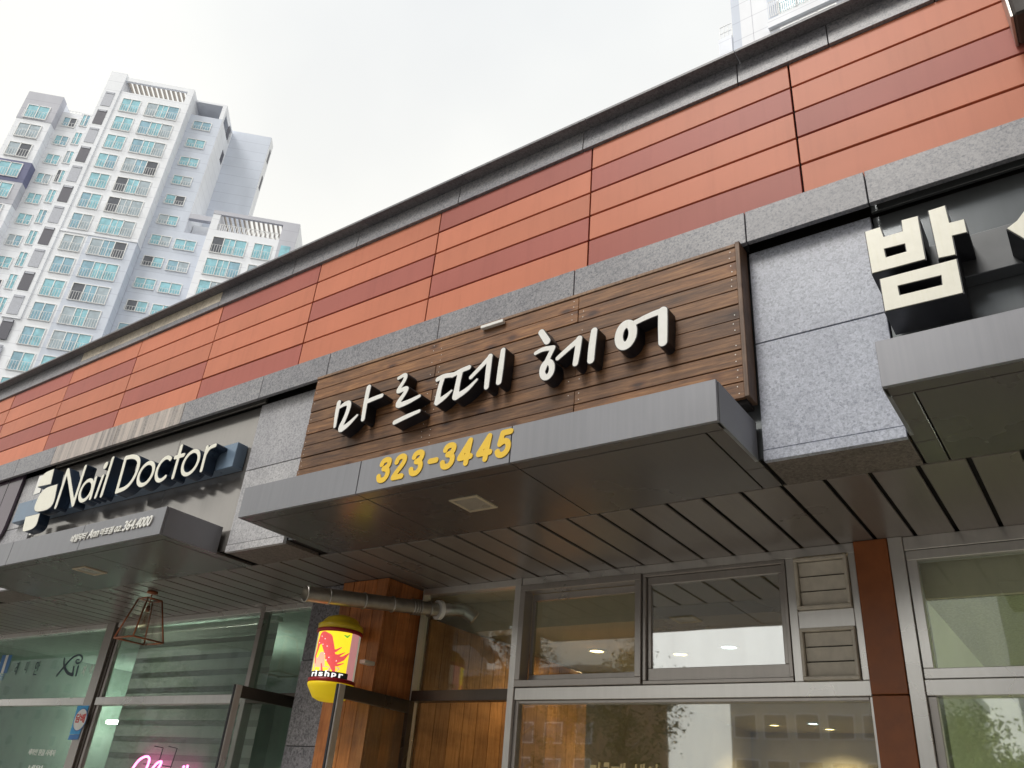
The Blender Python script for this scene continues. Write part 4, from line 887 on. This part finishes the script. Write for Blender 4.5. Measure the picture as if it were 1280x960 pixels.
# lower right wing
def TF(px, py, w):
    d = ray(px, py); t = w/(d.dot(TV)); return d.dot(TU)*t, d.z*t
tbox('tower_wall', -32.0, -25.5, 76.40, 82, -1.6, 54.6, M_TBL, tw); tbox('lintel', -28.36, -25.4, 76.38, 76.9, 56.6, 57.25, M_TGR, tw); tbox('tower_wall', -28.3, -25.4, 78.4, 82, 54.6, 57.2, M_TWH, tw)
tbox('tower_wall', -25.45, -16.09, 75, 88, -1.6, 54.6, M_TWH, tw); tbox('wall_pillar', -25.45, -24.64, 75, 79, 54.6, 57.1, M_TWH, tw); tbox('wall_pillar', -17.86, -16.07, 74.95, 79, 30, 57.16, M_TGR, tw)
tbox('pergola_beam', -25.47, -16.09, 74.96, 75.26, 56.72, 57.2, M_TGR, tw); tbox('pergola_beam', -24.6, -17.9, 79, 79.3, 56.72, 57.1, M_TGR, tw)
tbox('gable_wall', -16.11, -16.05, 75, 82, 0, 57.1, M_TWH, tw)
for k in range(13): tbox('pergola_slat', -24.45+k*.53, -24.30+k*.53, 75.27, 78.99, 56.75, 57.05, M_TBE, tw)
bars('roof_railing', -24.6, -17.9, 75.1, 54.62, 55.5, 28, 1, .06, M_TRL, tw)
for k in range(0, 8):
    zt_ = 53.66-FH*k
    twin(tw, -24.68, -21.09, 75, zt_-2.1, zt_, 3); twin(tw, -20.3, -18.4, 75, zt_-2.0, zt_, 2)
    a = TF(180+310/6.4, 230+445/6.4, 76.4); twin(tw, -28.9, -26.7, 76.40, 53.55-FH*k-1.35, 53.55-FH*k, 2, True, None, True)
    tbox('stair_panel', -17.5, -16.5, 74.90, 74.96, 53.9-FH*k-2.2, 53.9-FH*k, M_TLV if k % 2 else M_PCY, tw)
# middle bay and left wing
tbox('tower_wall', -46.2, -41.6, 76.7, 90, -1.6, 68.95, M_TWH, tw); tbox('parapet', -43.85, -42.3, 76.66, 79, 68.95, 69.3, M_TWH, tw); bars('roof_railing', -46.1, -43.9, 77.5, 69.0, 70.0, 6, 2, .04, M_TRL, tw); bars('roof_railing', -43.0, -41.8, 78, 69.3, 70.6, 3, 2, .04, M_TRL, tw)
for k in range(0, 13):
    zt_ = 68.19-FH*k; twin(tw, -45.46, -44.05, 76.7, zt_-1.40, zt_, 2, True, None, True); twin(tw, -43.62, -42.80, 76.7, 69.1-FH*k-1.85, 69.1-FH*k-.02, 2)
tbox('tower_wall', -49.72, -45.96, 75.67, 90, -1.6, 70.16, M_TWH, tw)
for z0, z1, m in ((66.0, 70.2, M_TGR), (57.0, 59.9, M_TNV), (54.0, 56.98, M_TGR)): tbox('paint_panel', -49.76, -45.92, 75.63, 76.69, z0, z1, m, tw)
for k in range(0, 9):
    zt_ = 68.18-FH*k; twin(tw, -49.1, -46.72, 75.63, zt_-1.95, zt_, 2)
# ------------------------------------------------ second tower, seen over the coping at top right
t2 = tower_root('apartment_tower', 1, 38, 0.0, 'pale apartment tower with balcony railing above the coping at top right')
tbox('tower_wall', -9.33, 14, 30, 46, -1.6, 66, M_TWH, t2); tbox('corner_strip', -9.80, -9.335, 30.02, 46, -1.6, 66, M_TBL, t2)
tbox('panel_joint', -8.68, -8.66, 29.985, 29.999, 20, 60, M_TGR, t2)
for k in range(4):
    zb2 = 38.95-2.9+2.9*k
    b2 = tbox('balcony_slab', -7.82, 0, 29.78, 29.998, zb2-.62, zb2, M_TWH, t2); tbox('balcony_reveal', -7.80, 0, 29.985, 29.999, zb2, zb2+2.1, M_TBL, t2)
    twin(t2, -7.2, -4.4, 29.98, zb2+.2, zb2+2.0, 3, False, M_PCY); bars('railing', -7.70, -3.3, 29.80, zb2+.17, zb2+1.37, 40, 1, .035, M_TRL, t2, dep=.03)
tbox('rear_wing', -15.6, -14.5, 44, 52, -1.6, 57.9, M_TWH, t2); bars('roof_railing', -15.5, -14.5, 44.2, 57.95, 59.5, 3, 2, .05, M_TRL, t2)

# ================================================================== across the road (seen mirrored in the shop windows)
def opposite(x0, x1, y0, y1, h, m, nx, nz, label):
    t = thing('street_building', ((x0+x1)/2, (y0+y1)/2, 0), label, 'building')
    box('wall', x0, x1, y0, y1, -1.6, h, m, t); box('parapet', x0-.2, x1+.2, y0-.2, y1+.2, h, h+.5, M_TGR, t)
    for i in range(nx):
        for j in range(nz):
            cx = x0+(x1-x0)*(i+.5)/nx; cz = .4+(h-.8)*(j+.45)/nz
            w = box('window', cx-.8, cx+.8, y1, y1+.06, cz-.75, cz+.75, M_TGR, t); box('pane', cx-.7, cx+.7, y1+.061, y1+.08, cz-.65, cz+.65, M_PDK, w)
    return t
M_BRK = plain('brown_brick', (0.17, 0.105, 0.07), .85, 0, .2, 3); M_OGR = plain('grey_render', (0.36, 0.36, 0.37), .85, 0, .1, .6)
opposite(-54, -32.6, -58, -46, 11, M_BRK, 8, 4, 'brown brick block mirrored darkly in left half of lower salon window')
opposite(-21.6, -7.5, -52, -44, 8.8, M_OGR, 7, 3, 'low grey block mirrored in right part of lower salon window')
wb_ = opposite(-4, 40, -60, -34, 40, M_TWH, 12, 13, 'white apartment block mirrored in the right shop window')
box('side_blocker', 15, 40, -33.9, 5, -1.6, 40, M_BRK, wb_)  # unseen wing, added in dark brown to keep light off right-facing sides
opposite(-150, -62, -70, -55, 26, M_OGR, 14, 7, 'long grey block mirrored in the nail shop windows')
def leafmat(name, c):
    m, n, b = newmat(name); oi = noise(n, pos(n), .9, 3); n.links.new(ramp(n, oi, [(.3, tuple(x*.6 for x in c)), (.7, tuple(x*1.35 for x in c))]), b.inputs['Base Color']); b.inputs['Roughness'].default_value = .6; return m
M_LEAF = leafmat('leaf_green', (0.055, 0.095, 0.03)); M_BARK = plain('bark', (0.12, 0.09, 0.065), .9, 0, .25, 8)
def tree(x, y, h, r, label, seed):
    rg = random.Random(seed); t = thing('street_tree', (x, y, 0), label, 'tree', 'street trees across the road'); b = -1.6
    tr = tube('trunk', [(x, y, b), (x+.1, y, b+h*.3), (x-.05, y+.1, b+h*.62), (x, y, b+h*.9)], [.2, .15, .10, .03], M_BARK, t, 10)
    for k in range(7):
        a = k*2.4; z = b+h*(.35+.07*k); l = r*(.8-.06*k); tube('limb', [(x, y, z), (x+l*.5*math.cos(a), y+l*.5*math.sin(a), z+.5), (x+l*math.cos(a), y+l*math.sin(a), z+1.0)], [.07, .05, .02], M_BARK, tr, 6)
    V, Fc = [], []; cl = []
    for k in range(26):
        a, q, zz = rg.uniform(0, 6.28), math.sqrt(rg.random()), rg.uniform(-1, 1); rr = r*math.sqrt(max(.05, 1-zz*zz))*q
        cl.append((x+rr*math.cos(a), y+rr*math.sin(a), b+h*.66+zz*h*.32, rg.uniform(.35, .7)))
    for k in range(5200):
        c = rg.choice(cl); p = Vector((rg.gauss(c[0], c[3]*.62), rg.gauss(c[1], c[3]*.62), rg.gauss(c[2], c[3]*.5))); s = rg.uniform(.05, .10)
        e1 = Vector((rg.gauss(0, 1), rg.gauss(0, 1), rg.gauss(0, 1))).normalized(); e2 = e1.orthogonal().normalized(); n0 = len(V)
        V += [p-e1*s, p+e2*s*.5, p+e1*s, p-e2*s*.5]; Fc.append((n0, n0+1, n0+2, n0+3))
    meshobj('crown', V, Fc, M_LEAF, t)
tree(-20.5, -17.5, 9.0, 2.4, 'leafy tree mirrored at the left of the lower salon window', 1)
tree(-15.2, -17.2, 8.2, 2.2, 'leafy tree mirrored near the middle of the lower salon window', 2)
tree(-4.0, -17.4, 5.6, 1.6, 'leafy tree mirrored in the lower pane of the right shop', 3)
tree(-46, -17.4, 8.8, 2.4, 'leafy tree mirrored in the far left window', 4)
tree(-37, -17.4, 7.8, 2.2, 'leafy tree mirrored in the blind-covered window', 5)
